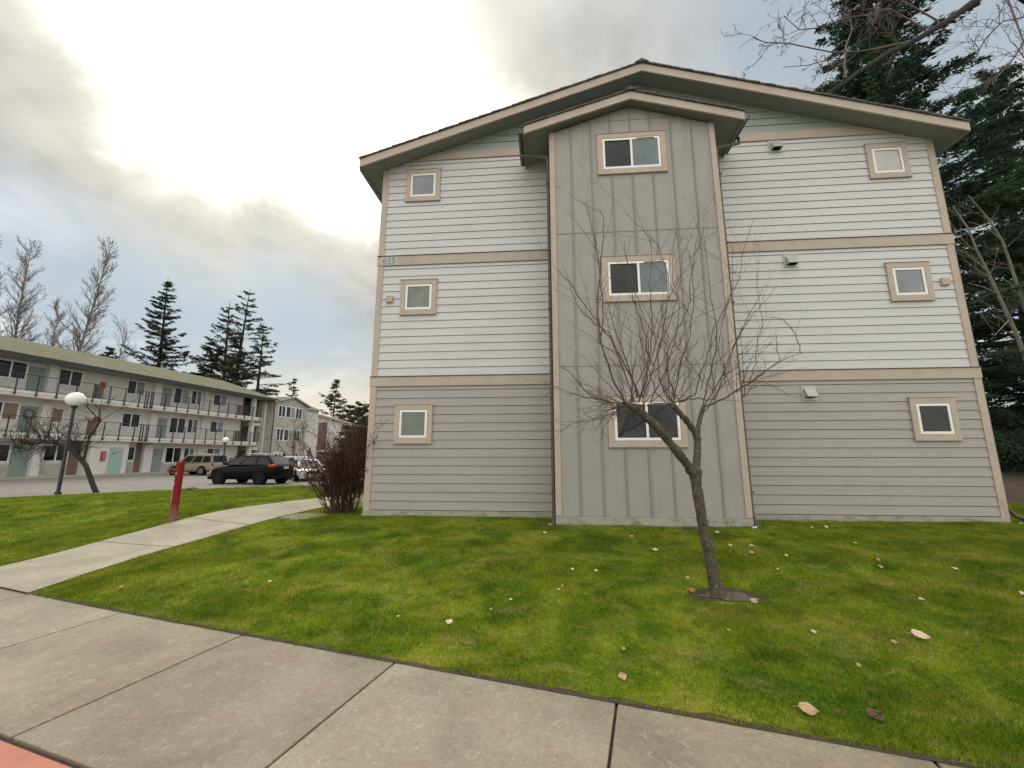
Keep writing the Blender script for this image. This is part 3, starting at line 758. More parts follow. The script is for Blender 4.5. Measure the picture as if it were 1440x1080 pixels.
P = gp(970, 744); b = MB(); b.prism([(.13*math.cos(k*PI/10), .1*math.sin(k*PI/10)) for k in range(20)], 2, 0, .025)
o = b.build('valve_cover', M['rail'], bevel=.004); o.location = (P.x, P.y, P.z); tag(o, 'small dark round valve cover in the grass before the tower', 'valve cover')
#PART3
# ------------------------------------------------------------------ balcony building on the left
BA = 1.3821
tlv = Vector((math.cos(BA), math.sin(BA), 0)); nlv = Vector((-math.sin(BA), math.cos(BA), 0))
def loc_of(s, y, z=0): return nlv*39+tlv*s+nlv*y+Vector((0, 0, z))
A = thing('apartment_building', 'long pale three storey block with mossy roof and railed balconies', 'apartment house', nlv*39, BA)
S0, S1, SE, WR = 8., 41.0, 44.1, 1.4
b = MB(); b.box(S0, S1, WR, 11, 0, 8.5); b.box(S1+.001, SE, 4.2, 11, 0, 8.5); b.build('wall', M['stucco'], A)
def lower(z0): return z0
b = MB(); b.box(S0, S1-.01, WR-.03, WR-.001, .0, 1.0); b.build('lower_wall_facing', M['stucco_tan'], A)
for zt in (3.05, 5.99):
    b = MB(); b.box(S0, 42.5, .0, WR+3, zt-.27, zt-.0); sl = b.build('balcony', M['pinkslab'], A)
    b = MB(); b.box(S0, 42.5, -.03, -.001, zt-.03, zt+.15); b.build('white_edge', M['white'], sl)
    b = MB(); b.box(42.55, 44.0, 1.4, 4.15, zt-.75, zt-.5); b.box(42.55, 44., 1.36, 1.398, zt-.76, zt-.42); b.build('landing', M['white'], sl)
    b = MB(); top = zt+1.3; zb = zt+.2
    b.box(S0, 42.5, -.085, -.045, top-.045, top); b.box(S0, 42.5, -.08, -.05, zb, zb+.035)
    x = S0
    while x < 42.4: b.box(x, x+.009, -.07, -.061, zb+.03, top-.04); x += .125
    b.build('railing', M['rail'], sl)
    ps = [S0+.3+1.13*i for i in range(31)]
    ps = [p for p in ps if p < 42.5]+[29.15, 29.35, 29.62]
    for p in ps:
        b = MB(); b.box(p-.03, p+.03, -.115, -.05, zt-.14, top+.01); b.box(p-.05, p+.05, -.12, -.031, zt-.18, zt-.05); b.build('railing_post', M['rail'], sl)
    for p0, p1 in ((25.55, 25.95), (39.3, 39.75)):
        b = MB(); b.box(p0, p1, .06, .3, zt+.03, zt+1.32); b.build('planter_screen', M['brownpanel'], sl, bevel=.01)
b = MB(); b.box(41.7, 42.1, .5, .9, 0, 8.45); b.build('column', M['stucco'], A)
b = MB(); b.box(41.02, 41.3, 1.45, 4.1, 0, 8.4); b.build('stair_partition', M['brownpanel'], A)
for zt in (0, 3.05, 5.99):
    b = MB(); b.box(41.5, 43.9, 4.05, 4.19, zt+.05, zt+2.4); b.build('stair_shade_panel', M['black'], A)  # black panel painting the shade inside the open stair
    for k in range(3):
        pass
# roof with hip end
b = MB(); e0, e1, yr, zr, ze, ye, yb = S0-.5, 42.6, 6., 10.88, 8.63, -.42, 12.4
P = dict(a=(e0, ye, ze), b=(44.6, ye, ze), c=(42.4, yr, zr), d=(e0, yr, zr), e=(e0, yb, ze), f=(44.6, yb, ze))
b.quad([P['a'], P['b'], P['c'], P['d']]); b.quad([P['b'], P['f'], P['c']]); b.quad([P['d'], P['c'], P['f'], P['e']]); b.quad([P['a'], P['d'], P['e']])
o = b.build('roof', M['moss'], A); sd = o.modifiers.new('thick', 'SOLIDIFY'); sd.thickness = .1; sd.offset = -1
b = MB(); b.box(e0, 44.55, ye+.03, WR, 8.42, 8.46); b.build('soffit', M['soffit'], o)
b = MB(); b.box(e0, 44.6, ye-.02, ye+.029, 8.40, 8.62); b.build('fascia', M['rail'], o)
def win_a(par, s0, s1, z0, z1, pn, y=WR, name='window', mull=1, fr=.07):
    b = MB(); d = .06
    b.box(s0, s0+fr, y-d, y, z0, z1); b.box(s1-fr, s1, y-d, y, z0, z1); b.box(s0+fr, s1-fr, y-d, y, z0, z0+fr); b.box(s0+fr, s1-fr, y-d, y, z1-fr, z1)
    n = mull+1; xs_ = [s0+(s1-s0)*i/n for i in range(n+1)]
    for x in xs_[1:-1]: b.box(x-.045, x+.045, y-d, y, z0+fr, z1-fr)
    w_ = b.build(name, M['vinyl'], par)
    for i in range(n):
        b = MB(); x0 = xs_[i]+(fr if i == 0 else .045); x1 = xs_[i+1]-(fr if i == n-1 else .045)
        b.box(x0, x1, y-.025, y-.015, z0+fr, z1-fr); b.build('pane', M[pn[i % len(pn)]], w_)
    return w_
def door_a(s0, s1, z0, zh, lab=None, col='mint_shade'):
    b = MB(); b.box(s0, s1, WR-.05, WR-.002, z0, z0+zh); d = b.build('door', M[col], A)
    b = MB(); b.sphere((s0+.1, WR-.09, z0+1.), .035, 8); b.build('handle', M['galv'], d)
    return d
D_, Bl, Cu, G_, W_ = 'gl_dark', 'gl_blue', 'gl_grey', 'gl_green', 'gl_white'
for fl, z in ((3, 5.99), (2, 3.05), (1, .12)):
    zl, zh = z+1.05, z+2.3
    for m0 in (9.5, 20.4):
        win_a(A, m0-.1 if m0 < 15 else 20.2, 21.93 if m0 > 15 else 11.2, zl-.02, zh+.02, [D_, D_] if fl != 2 else [D_, 'gl_brown'], fr=.08)
    door_a(22.02, 22.95, z+.02, 2.1)
    b = MB(); b.box(23.0, 23.5, WR-.35, WR-.002, z, z+2.44); b.build('pier', M['stucco'], A)
    if fl == 2: win_a(A, 23.7, 24.5, zl, zh-.1, ['gl_brown'], mull=0)
    else: win_a(A, 23.72, 25.25, zl, zh, [D_, D_])
    win_a(A, 28.55 if fl > 1 else 28.9, 30.05, zl, zh, [D_, 'gl_grey' if fl == 3 else D_])
    b = MB(); b.box(30.75 if fl > 1 else 30.6, 31.35, WR-.35, WR-.002, z, z+2.44); b.build('pier', M['stucco'], A)
    door_a(31.5, 32.5, z+.02, 2.1)
    win_a(A, 32.75, 34.35, zl-.3, zh, [D_, 'gl_pale' if fl == 3 else D_]); win_a(A, 34.55, 35.7, zl-.2, zh, [D_, 'gl_green'])
    b = MB(); b.box(35.95, 36.3, WR-.25, WR-.002, z, z+2.44); b.build('pier', M['stucco'], A)
    win_a(A, 37.1, 38.75, zl, zh, [D_, 'gl_slate'])
    door_a(19.0, 19.8, z+.02, 2.1)
for z in (5.99, 3.05):
    b = MB(); b.box(26.55, 26.85, WR-.14, WR-.002, z+1.2, z+1.75); b.box(26.6, 26.8, WR-.15, WR-.14, z+1.3, z+1.65); b.build('extinguisher_box', M['redpaint'], A)
b = MB(); b.box(26.0, 28.75, .35, WR-.032, .12, 2.76); b.build('utility_room', M['stucco'], A)
b = MB(); b.box(27.35, 28.35, .31, .349, .14, 2.3); ud = b.build('door', M['mint'], A); b = MB(); b.box(27.5, 27.7, .295, .309, 1.72, 1.8); b.build('handle', M['rail'], ud)
b = MB(); b.box(27.62, 28.12, .298, .309, 1.86, 1.98); b.build('door_sign', M['redpaint'], ud)
b = MB(); yy_ = .294
for k, x in enumerate((27.66, 27.74, 27.82, 27.94, 28.02)): b.box(x, x+.05, yy_, .2965, 1.885, 1.955)
b.build('sign_lettering', M['white'], ud)
b = MB(); b.box(26.75, 27.05, .22, .349, 1.2, 1.95); xo = b.build('extinguisher_box', M['redpaint'], A); b = MB(); b.box(26.82, 26.98, .21, .219, 1.3, 1.85); b.build('pane', M['gl_slate'], xo)
for p0, p1 in ((25.3, 25.95), (28.8, 28.9), (30.1, 30.58)):
    b = MB(); b.box(p0, p1, WR-.06, WR-.031, .12, 2.77); b.build('brown_panel', M['brownpanel'], A)
b = MB(); b.box(S0, 44.1, .1, WR+2.6, -.02, .125); b.build('walkway', M['kerbgrey'], A)
b = MB(); b.tube([(37.0, WR-.02, 8.3), (37.0, WR-.3, 8.25)], .03, 6); b.sphere((37., WR-.35, 8.2), .11, 10, .8); b.build('flood_light', M['white'], A)
# dark wreath on the second-floor door
b = MB(); r = random.Random(4)
for k in range(160):
    a = r.uniform(0, 2*PI); rr = .3+r.uniform(-.1, .1); x = 22.45+rr*math.cos(a); z = 3.05+1.55+rr*math.sin(a); y = WR-.07-r.uniform(0, .06)
    d = Vector((r.uniform(-1, 1), r.uniform(-.4, .4), r.uniform(-1, 1)))*.08
    b.quad([(x, y, z), (x+d.x, y+d.y, z+d.z), (x+d.x-d.z*.5, y, z+d.z+d.x*.5)])
wr = b.build('wreath', M['hedge']); wr.location = nlv*39; wr.rotation_euler = (0, 0, BA); tag(wr, 'dark green wreath hung on a second storey mint door', 'wreath')

# gabled tan wing beside it
Bg = thing('gabled_building', 'tan stucco three storey gabled building with grouped white windows', 'apartment house', nlv*39, BA)
b = MB(); ga, gb, gm, gz, gt = 44.2, 50.5, 47.4, 8.35, 9.28
b.prism([(ga, 0), (gb, 0), (gb, gz), (gm, gt), (ga, gz)], 1, -.05, 9); b.build('wall', M['stucco_tan'], Bg)
b = MB(); b.box(gb+.001, 54.6, 1.2, 9, 0, 8.3); b.build('white_wall', M['stucco'], Bg)
rf = MB()
for s, (e, ) in ((-1, (ga-.25,)), (1, (gb+.3,))):
    sl_ = (gt-gz)/(gm-ga); dz = gt+.12-abs(e-gm)*sl_
    rf.prism([(gm, gt+.005), (e, gt+.005-abs(e-gm)*sl_), (e, dz), (gm, gt+.14)][::s], 1, -.4, 9)
rfo = rf.build('roof', M['moss'], Bg)
b = MB()
for s, e in ((-1, ga-.27), (1, gb+.32)):
    b.prism([(gm, gt-.05), (e, gt-.05-abs(e-gm)*sl_), (e, gt+.15-abs(e-gm)*sl_), (gm, gt+.15)][::s], 1, -.44, -.401)
b.build('fascia', M['tan'], rfo)
b = MB(); b.prism([(.8, 8.3), (9.2, 8.3), (5, 9.9)], 0, gb+.33, 55.); b.build('roof', M['moss'], Bg)
b = MB(); b.box(gb+.33, 55.0, .75, .8, 8.2, 8.42); b.build('fascia', M['tan'], Bg)
for z0, z1, h0 in ((6.5, 8.02, 0), (3.5, 5.05, 0), (.75, 2.0, 0)):
    win_a(Bg, 45.0, 46.25, z0, z1, [D_], y=-.05, mull=1, fr=.09); win_a(Bg, 46.3, 48.05, z0, z1, [D_, 'gl_pale'], y=-.05, mull=1, fr=.1); win_a(Bg, 48.1, 49.35, z0, z1, [D_], y=-.05, mull=1, fr=.09)
    win_a(Bg, 51.2, 52.1, z0+.2, z1, [D_], y=1.2, mull=0)
b = MB(); b.tube([(44.26, -.14, 8.3), (44.26, -.14, 0)], .06, 6); b.build('downspout', M['gutter'], Bg)
# side wing wall of the stair, dark windows and rail shelves
b = MB(); b.box(43.9, 44.19, .9, 1.9, .0, 8.35); b.build('side_wall', M['stucco'], Bg)

# far building, gable end toward us
Cb = thing('white_building', 'far white block with a slanting eave and dark recessed balconies', 'apartment house', (-41.8, 88, 0), 0)
b = MB(); b.prism([(-7.6, -.1), (7.1, -.1), (7.1, 8.2), (0, 10.1), (-7.6, 8.2)], 1, .5, 14); b.build('wall', M['stucco'], Cb)
for s in (-1, 1):
    b = MB(); b.prism([(0, 10.15), (s*8.2, 8.0), (s*8.2, 8.3), (0, 10.5)][::s], 1, -.3, 14.5); b.build('roof', M['tan'], Cb)
b = MB(); b.box(-.2, 1.6, .3, .49, .2, 8.7); rc = b.build('recess', M['brownpanel'], Cb); b = MB(); b.box(-.2, 1.6, .2, .29, 2.4, 2.8); b.build('rail_board', M['white'], rc)
b = MB(); b.box(4.7, 7.0, .3, .49, .2, 7.9); rc = b.build('recess', M['brownpanel'], Cb)
for z in (2.6, 5.4): b = MB(); b.box(4.7, 7.1, .1, .29, z, z+.35); b.build('rail_board', M['white'], rc)
b = MB(); b.box(6.6, 7.1, -.2, .09, -.1, 8.3); b.build('column', M['stucco'], Cb)

# ------------------------------------------------------------------ vehicles
def car(name, label, loc, head, L, W, H, pm, st, cab, zbelt, wheels, wr_, lights, glass='gl_car', cat='car', trim=None, roofrail=False, splits=(.04, .33, .64, .95), windshield=True, plate=True):
    t = thing(name, label, cat, loc, math.atan2(head[1], head[0]))
    def ring(x, zb, zt, hw):
        return [(x, -hw*.86, zb), (x, -hw, zb+.22*(zt-zb)), (x, -hw*1.01, zb+.62*(zt-zb)), (x, -hw*.975, zt-.10*(zt-zb)), (x, -hw*.88, zt), (x, 0, zt+.025), (x, hw*.88, zt), (x, hw*.975, zt-.10*(zt-zb)), (x, hw*1.01, zb+.62*(zt-zb)), (x, hw, zb+.22*(zt-zb)), (x, hw*.86, zb)]
    b = MB(); R = [ring(*s) for s in st]; n = 11
    for r in R: b.v += r
    for k in range(len(R)-1):
        for j in range(n):
            j2 = (j+1) % n; a = k*n; b.f.append((a+j, a+n+j, a+n+j2, a+j2)); b.m.append(0)
    b.f.append(tuple(range(n))); b.f.append(tuple((len(R)-1)*n+j for j in range(n-1, -1, -1))); b.m += [0, 0]
    body = b.build('body', M[pm], t, sm=True, bevel=0)
    sm_ = body.modifiers.new('sub', 'SUBSURF'); sm_.levels = 1; sm_.render_levels = 2
    bx0, bx1, rx0, rx1, hb, hr = cab
    def S(s, v, side, off=0):
        xb = bx0+(bx1-bx0)*s; xr = rx0+(rx1-rx0)*s
        hwb = hb*(1-.10*(2*s-1)**2); hwr = hr*(1-.06*(2*s-1)**2)
        return Vector((xb+(xr-xb)*v, side*((hwb+(hwr-hwb)*v)+off), zbelt+(H-.06-zbelt)*v+off*.2))
    b = MB(); ns = 8; rows = []
    for i in range(ns+1):
        s = i/ns; rowp = [S(s, v, -1) for v in (0, .5, .93, 1)]+[Vector((S(s, 1, -1).x, 0, H+.0-.05*(2*s-1)**2))]+[S(s, v, 1) for v in (1, .93, .5, 0)]; rows.append(rowp)
    for i in range(ns):
        for j in range(8): b.quad([rows[i][j], rows[i+1][j], rows[i+1][j+1], rows[i][j+1]][::-1])
    for rr, fl in ((rows[0], 1), (rows[-1], -1)):
        mid = Vector((sum(p.x for p in rr)/9, 0, zbelt))
        b.quad(list(rr)[::fl])
    b.build('cabin', M[pm], body)
    for side in (-1, 1):
        for k in range(len(splits)-1):
            s0, s1 = splits[k]+.018, splits[k+1]-.018
            b = MB(); q = [S(s0, .06, side, .012), S(s1, .06, side, .012), S(s1, .86, side, .012), S(s0, .86, side, .012)]
            i_ = [p-Vector((0, side*.03, 0)) for p in q]; b.quad(q if side < 0 else q[::-1])
            for m_ in range(4): b.quad([q[m_], q[(m_+1) % 4], i_[(m_+1) % 4], i_[m_]])
            b.build('side_window', M[glass], t)
    for s, nm in ((0, 'rear_window'), (1, 'windshield')):
        off = -.012 if s == 0 else .012
        q = []
        for v in (.08, .88):
            for side in (-1, 1): p = S(s, v, side); q.append(Vector((p.x+off, p.y*.88, p.z+.01)))
        b = MB(); q = [q[0], q[1], q[3], q[2]]; b.quad(q if s == 0 else q); i_ = [p-Vector((off*2, 0, 0)) for p in q]
        for m_ in range(4): b.quad([q[m_], q[(m_+1) % 4], i_[(m_+1) % 4], i_[m_]])
        b.build(nm, M[glass if s == 0 else 'gl_slate'], t)
    for x in wheels:
        for side in (-1, 1):
            y = side*(W/2-.10)
            b = MB(); N_ = 24; b.prism([(x+(wr_+.045)*math.cos(2*PI*k/N_), wr_+(wr_+.045)*math.sin(2*PI*k/N_)) for k in range(N_)], 1, side*(W/2-.2), side*(W/2+.012)); b.build('wheel_arch', M['black'], t)
            b = MB(); b.prism([(x+wr_*math.cos(2*PI*k/N_), wr_+wr_*math.sin(2*PI*k/N_)) for k in range(N_)], 1, y-.1, y+side*.0+.1+(.03 if side > 0 else 0)) if side > 0 else b.prism([(x+wr_*math.cos(2*PI*k/N_), wr_+wr_*math.sin(2*PI*k/N_)) for k in range(N_)], 1, y-.13, y+.1)
            wh = b.build('wheel', M['tyre'], t, bevel=.02)
            b = MB(); ro_ = wr_*.66; yo = y+side*.135
            for k in range(6):
                a = 2*PI*k/6+.3; ca, sa = math.cos(a), math.sin(a)
                b.quad([(x+.04*ca-.045*sa, yo, wr_+.04*sa+.045*ca), (x+ro_*ca-.03*sa, yo, wr_+ro_*sa+.03*ca), (x+ro_*ca+.03*sa, yo, wr_+ro_*sa-.03*ca), (x+.04*ca+.045*sa, yo, wr_+.04*sa-.045*ca)])
            for k in range(N_):
                a, c_ = 2*PI*k/N_, 2*PI*(k+1)/N_
                b.quad([(x+ro_*math.cos(a), yo, wr_+ro_*math.sin(a)), (x+ro_*math.cos(c_), yo, wr_+ro_*math.sin(c_)), (x+ro_*.86*math.cos(c_), yo, wr_+ro_*.86*math.sin(c_)), (x+ro_*.86*math.cos(a), yo, wr_+ro_*.86*math.sin(a))])
            b.build('rim', M['rim' if pm != 'p_black' else 'gl_car'], wh)
    for (nm, mt, x0, x1, y0_, y1_, z0, z1) in lights:
        for side in (-1, 1):
            ya, yb_ = sorted((side*y0_, side*y1_)); b = MB(); b.box(x0, x1, ya, yb_, z0, z1); b.build(nm, M[mt], t, bevel=.02)
    for side in (-1, 1):
        b = MB(); p = S(.93, .1, side); b.sphere((p.x, side*(abs(p.y)+.12), p.z+.05), .1, 10, .7); b.build('mirror', M[pm], t)
        if roofrail:
            b = MB(); b.tube([(S(.08, 1, side).x, side*hr*.86, H-.01), (S(.2, 1, side).x, side*hr*.9, H+.05), (S(.8, 1, side).x, side*hr*.9, H+.05), (S(.92, 1, side).x, side*hr*.86, H-.01)], .02, 6); b.build('roof_rail', M['galv'], t)
    if plate:
        b = MB(); b.box(st[0][0]-.035, st[0][0]+.03, -.17, .17, .86 if H > 1.55 else .7, 1.0 if H > 1.55 else .84); b.build('licence_plate', M['plate'], t)
    b = MB(); b.box(-L/2-.03, -L/2+.25, -W/2*.86, W/2*.86, .3, .52); b.build('rear_bumper', M[trim or pm], t, bevel=.05)
    b = MB(); b.box(L/2-.25, L/2+.03, -W/2*.82, W/2*.82, .26, .46); fb = b.build('front_bumper', M[trim or pm], t, bevel=.05)
    b = MB(); b.box(L/2-.1, L/2+.036, -.42, .42, .50, .64); b.build('grille', M['black'], t, bevel=.01)
    return t
M['p_black'] = paint('black_paint', (.004, .004, .005), .2, 0); M['p_tan'] = paint('champagne_paint', (.27, .225, .17), .35)
M['p_white'] = paint('white_car_paint', (.72, .73, .72)); M['p_pale'] = paint('pale_silver_paint', (.55, .58, .6))
M['tail'] = paint('tail_light', (.45, .012, .01), .2); M['headl'] = paint('head_light', (.6, .62, .62), .1)
suv = [(-2.27, .48, .86, .60), (-2.2, .32, 1.08, .78), (-1.95, .26, 1.13, .88), (-1.2, .23, 1.12, .91), (-.2, .22, 1.08, .91), (.8, .22, 1.05, .91), (1.25, .23, 1.03, .90), (1.8, .26, .94, .85), (2.12, .30, .80, .74), (2.24, .44, .66, .56)]
hd = (nlv.x, nlv.y)
def place(near_rear, W, L):
    c = Vector((*near_rear, 0)); h_ = nlv; side = Vector((h_.y, -h_.x, 0))  # right of heading
    return c
p = Vector((-13.25, 23.05, 0))+nlv*2.25+tlv*.91
car('parked_suv', 'black hatchback suv with a red tail light, roof rails and dark wheels', p, hd, 4.5, 1.82, 1.66, 'p_black', suv, (-2.14, 1.38, -1.5, .30, .86, .60), 1.07, (-1.33, 1.36), .36,
    [('tail_light', 'tail', -2.19, -1.80, .58, .862, .98, 1.13), ('headlight', 'headl', 2.0, 2.16, .45, .72, .62, .74)], roofrail=True)
tan_st = [(-2.3, .42, .88, .78), (-2.25, .32, 1.02, .84), (-1.95, .28, 1.06, .88), (-1., .26, 1.04, .9), (0, .25, 1.02, .9), (.85, .25, 1.02, .9), (1.2, .26, 1.04, .88), (1.9, .3, 1.0, .86), (2.2, .34, .9, .8), (2.28, .44, .78, .72)]
fw_ = Vector((-28.2, 34.6, 0)); p = fw_-nlv*1.36+tlv*.85
car('parked_suv', 'tan boxy older suv parked nose-in at the balcony building', p, hd, 4.6, 1.84, 1.72, 'p_tan', tan_st, (-2.2, 1.15, -2.02, .5, .86, .70), 1.03, (-1.35, 1.36), .37,
    [('tail_light', 'tail', -2.3, -2.18, .72, .86, .78, 1.02), ('headlight', 'headl', 2.2, 2.3, .5, .74, .74, .88)], roofrail=True, splits=(.03, .30, .60, .95))
sed = [(-2.35, .42, .78, .66), (-2.25, .3, .93, .80), (-1.9, .24, .97, .87), (-1., .2, .93, .9), (0, .2, .90, .9), (.8, .2, .88, .9), (1.3, .21, .86, .88), (1.9, .22, .74, .85), (2.22, .26, .64, .76), (2.34, .36, .54, .60)]
hs_ = Vector((.60, -.80, 0)); fc = Vector((-12.6, 26.3, 0)); p = fc-hs_*2.3
car('parked_sedan', 'white sedan pointing its grille toward the lawn behind the black suv', p, hs_, 4.7, 1.82, 1.44, 'p_white', sed, (-1.75, 1.3, -1.0, .35, .84, .60), .90, (-1.42, 1.42), .33,
    [('headlight', 'headl', 2.02, 2.22, .48, .80, .56, .68), ('tail_light', 'tail', -2.34, -2.2, .4, .8, .72, .86)], cat='car')
p = Vector((-18.0, 34.5, 0))
car('parked_suv', 'pale silver car with bluish windshield behind the white sedan', p, Vector((.93, -.36, 0)), 4.5, 1.82, 1.60, 'p_pale', suv, (-2.08, 1.3, -1.62, .42, .86, .64), .98, (-1.33, 1.36), .34,
    [('headlight', 'headl', 2.0, 2.16, .45, .72, .62, .74)])
p = Vector((-14.6, 34.8, 0))
car('parked_sedan', 'dark grey car half hidden by the russet bush', p, Vector((.7, -.7, 0)), 4.6, 1.8, 1.42, 'p_black', sed, (-1.75, 1.3, -1.0, .35, .84, .60), .90, (-1.42, 1.42), .33, [('headlight', 'headl', 2.02, 2.22, .48, .80, .56, .68)])

# ------------------------------------------------------------------ lamps, valve post
def lamp(label, loc, h, rg, seg=24):
    t = thing('street_lamp', label, 'lamp post', loc)
    b = MB(); b.tube([(0, 0, -.05), (0, 0, .12), (0, 0, .13), (0, 0, h-rg-.02)], [.10, .10, .062, .05], 14); b.build('pole', M['lamppole'], t, sm=False)
    b = MB(); b.tube([(0, 0, h-rg-.08), (0, 0, h-rg*.72)], [.06, .15], 14); b.build('collar', M['lamppole'], t)
    b = MB(); b.sphere((0, 0, h), rg, seg, .93); b.build('globe', M['globe'], t, sm=True)
m, nt, bs = newmat('globe_plastic'); bs.inputs['Base Color'].default_value = (.86, .86, .85, 1); bs.inputs['Roughness'].default_value = .25
bs.inputs['Subsurface Weight'].default_value = .3; bs.inputs['Subsurface Radius'].default_value = (.1, .1, .1); M['globe'] = m
nt.links.new(ramp(nt, noise(nt, coords(nt), 2., 3), [(.3, (.80, .80, .79)), (.7, (.88, .88, .87))]), bs.inputs['Base Color'])
lamp('tall dark lamp post with a white globe at the lawn edge on the left', (-17.76, 16.36, .1), 3.76, .31)
lamp('small far lamp post with a white globe between the two suvs', (-24.5, 35, 0), 2.92, .26)
gz_ = float(hgt(-7.2, 8.98))
m, nt, bs = newmat('red_post_paint'); v = wcoords(nt); sp = N(nt, 'ShaderNodeSeparateXYZ'); nt.links.new(wcoords(nt), sp.inputs[0])
wear = ramp(nt, noise(nt, v, 14, 5, .75), [(.60, (0, 0, 0)), (.70, (1, 1, 1))])
mr = N(nt, 'ShaderNodeMapRange'); mr.inputs[1].default_value = gz_+.0; mr.inputs[2].default_value = gz_+.42; mr.inputs[3].default_value = 1; mr.inputs[4].default_value = 0; nt.links.new(sp.outputs[2], mr.inputs[0])
pn_ = ramp(nt, noise(nt, v, 5, 4), [(.3, (.16, .007, .012)), (.7, (.24, .012, .018))])
col = mixc(nt, mr.outputs[0], mixc(nt, mixc(nt, .12, (0, 0, 0), wear), pn_, (.40, .16, .15)), (.24, .13, .12))
nt.links.new(col, bs.inputs['Base Color']); bs.inputs['Roughness'].default_value = .6; bs.inputs['Specular IOR Level'].default_value = .2; M['redpost'] = m
vp = thing('valve_post', 'weathered red metal valve post with a short side arm beside the footpath', 'valve post', (-7.2, 8.98, gz_))
b = MB(); b.tube([(0, 0, -.05), (0, 0, .5), (0, 0, 1.2)], [.070, .069, .074], 24); b.build('post', M['redpost'], vp)
b = MB(); b.tube([(0, 0, 1.201), (0, 0, 1.225), (0, 0, 1.25)], [.08, .082, .07], 20); b.build('cap', M['redpost'], vp)
b = MB(); b.tube([(-.05, 0, 1.07), (-.15, -.02, 1.07)], [.035, .035], 12); b.tube([(-.15, -.02, 1.07), (-.2, -.03, 1.07)], [.046, .04], 12); b.build('arm', M['redpost'], vp)
b = MB(); b.box(-.015, .015, -.088, -.06, .99, 1.02); b.build('bolt', M['galv'], vp)
b = MB()
def on_post(a, z, r=.0765): return (r*math.sin(a), -r*math.cos(a), z)
def pstroke(pts):
    for k in range(len(pts)-1):
        (a0, z0), (a1, z1) = pts[k], pts[k+1]; da, dz = a1-a0, z1-z0; L = math.hypot(da*.085, dz)+1e-9; na, nz = -dz/L*.014/.085, da*.085/L*.014
        b.quad([on_post(a0+na, z0+nz), on_post(a1+na, z1+nz), on_post(a1-na, z1-nz), on_post(a0-na, z0-nz)])
a0 = -.75
pstroke([(a0+.3, .88), (a0-.2, .89), (a0-.3, .85), (a0-.1, .825), (a0+.25, .81), (a0+.3, .77), (a0+.1, .74), (a0-.3, .745)])
pstroke([(a0, .69), (a0, .58)])
pstroke([(a0+.1, .53), (a0+.1, .43), (a0-.05, .405), (a0-.3, .42)])
b.build('lettering', M['white'], vp)
b = MB()
P_ = gp(268, 691)
b.prism([(-.3, 0), (-.18, .14), (.05, .2), (.22, .12), (.34, 0)], 1, -.18, .18); o = b.build('stump', M['rock'], bevel=.04); o.location = (P_.x, P_.y, P_.z-.03)
tag(o, 'low brown lump of soil on the lawn edge behind the red post', 'soil lump')
#PART4
# ------------------------------------------------------------------ trees
class TW:
    """fast tube collector: polylines with radii, n sides"""
    def __init__(s, n=5): s.V = []; s.F = []; s.c = 0; s.n = n
    def add(s, pts, rad):
        n = s.n; P = np.array(pts, float); k = len(P)
        d = np.gradient(P, axis=0); d /= np.linalg.norm(d, axis=1)[:, None]+1e-9
        ref = np.array([.31, .77, .2]) if abs(d[0] @ np.array([.31, .77, .2])) < .75 else np.array([1., 0, .3])
        u = np.cross(d, ref); u /= np.linalg.norm(u, axis=1)[:, None]+1e-9; w_ = np.cross(d, u)
        a = 2*PI*np.arange(n)/n; r = np.array(rad, float)[:, None, None]
        V = P[:, None]+(u[:, None]*np.cos(a)[None, :, None]+w_[:, None]*np.sin(a)[None, :, None])*r
        s.V.append(V.reshape(-1, 3)); i = (np.arange(k-1)[:, None]*n+np.arange(n)[None]); j = (np.arange(k-1)[:, None]*n+(np.arange(n)+1)[None] % n)
        s.F.append((np.stack([i, j, j+n, i+n], -1).reshape(-1, 4)+s.c)); s.c += k*n
    def build(s, name, mat, parent=None): return npmesh(name, np.concatenate(s.V), np.concatenate(s.F), mat, parent, True)
def limb(p0, d, L, r, rng, n=7, up=.0, wob=.12, rt=.25):
    d = np.array(d, float); d /= np.linalg.norm(d); P = [np.array(p0, float)]; R_ = [r]
    for k in range(n):
        d = d+rng.normal(0, wob, 3)+np.array([0, 0, up]); d /= np.linalg.norm(d); P.append(P[-1]+d*L/n); R_.append(r*(1-(k+1)/n*(1-rt)))
    return P, R_
def grow(tw, p0, d, L, r, rng, lev, spec, crooked=.12, up=.05, mr=.002, nseg=7):
    P, R_ = limb(p0, d, L, r, rng, nseg, up, crooked); tw.add(P, R_)
    if lev <= 0: return
    nch, f0, f1, ang, lr = spec[-lev]
    for c in range(nch):
        t = f0+(f1-f0)*(c+rng.uniform(0, 1))/nch; k = min(int(t*nseg), nseg-1); fr = t*nseg-k
        q = P[k]+(P[k+1]-P[k])*fr; dd = P[k+1]-P[k]; dd /= np.linalg.norm(dd)
        ax = np.cross(dd, rng.normal(0, 1, 3)); ax /= np.linalg.norm(ax)+1e-9; an = math.radians(ang*rng.uniform(.65, 1.35))
        nd_ = dd*math.cos(an)+ax*math.sin(an)
        grow(tw, q, nd_, L*lr*(1.15-.6*t)*rng.uniform(.6, 1.25), max(R_[k]*.55, mr), rng, lev-1, spec, crooked, up, mr, max(nseg-1, 4))
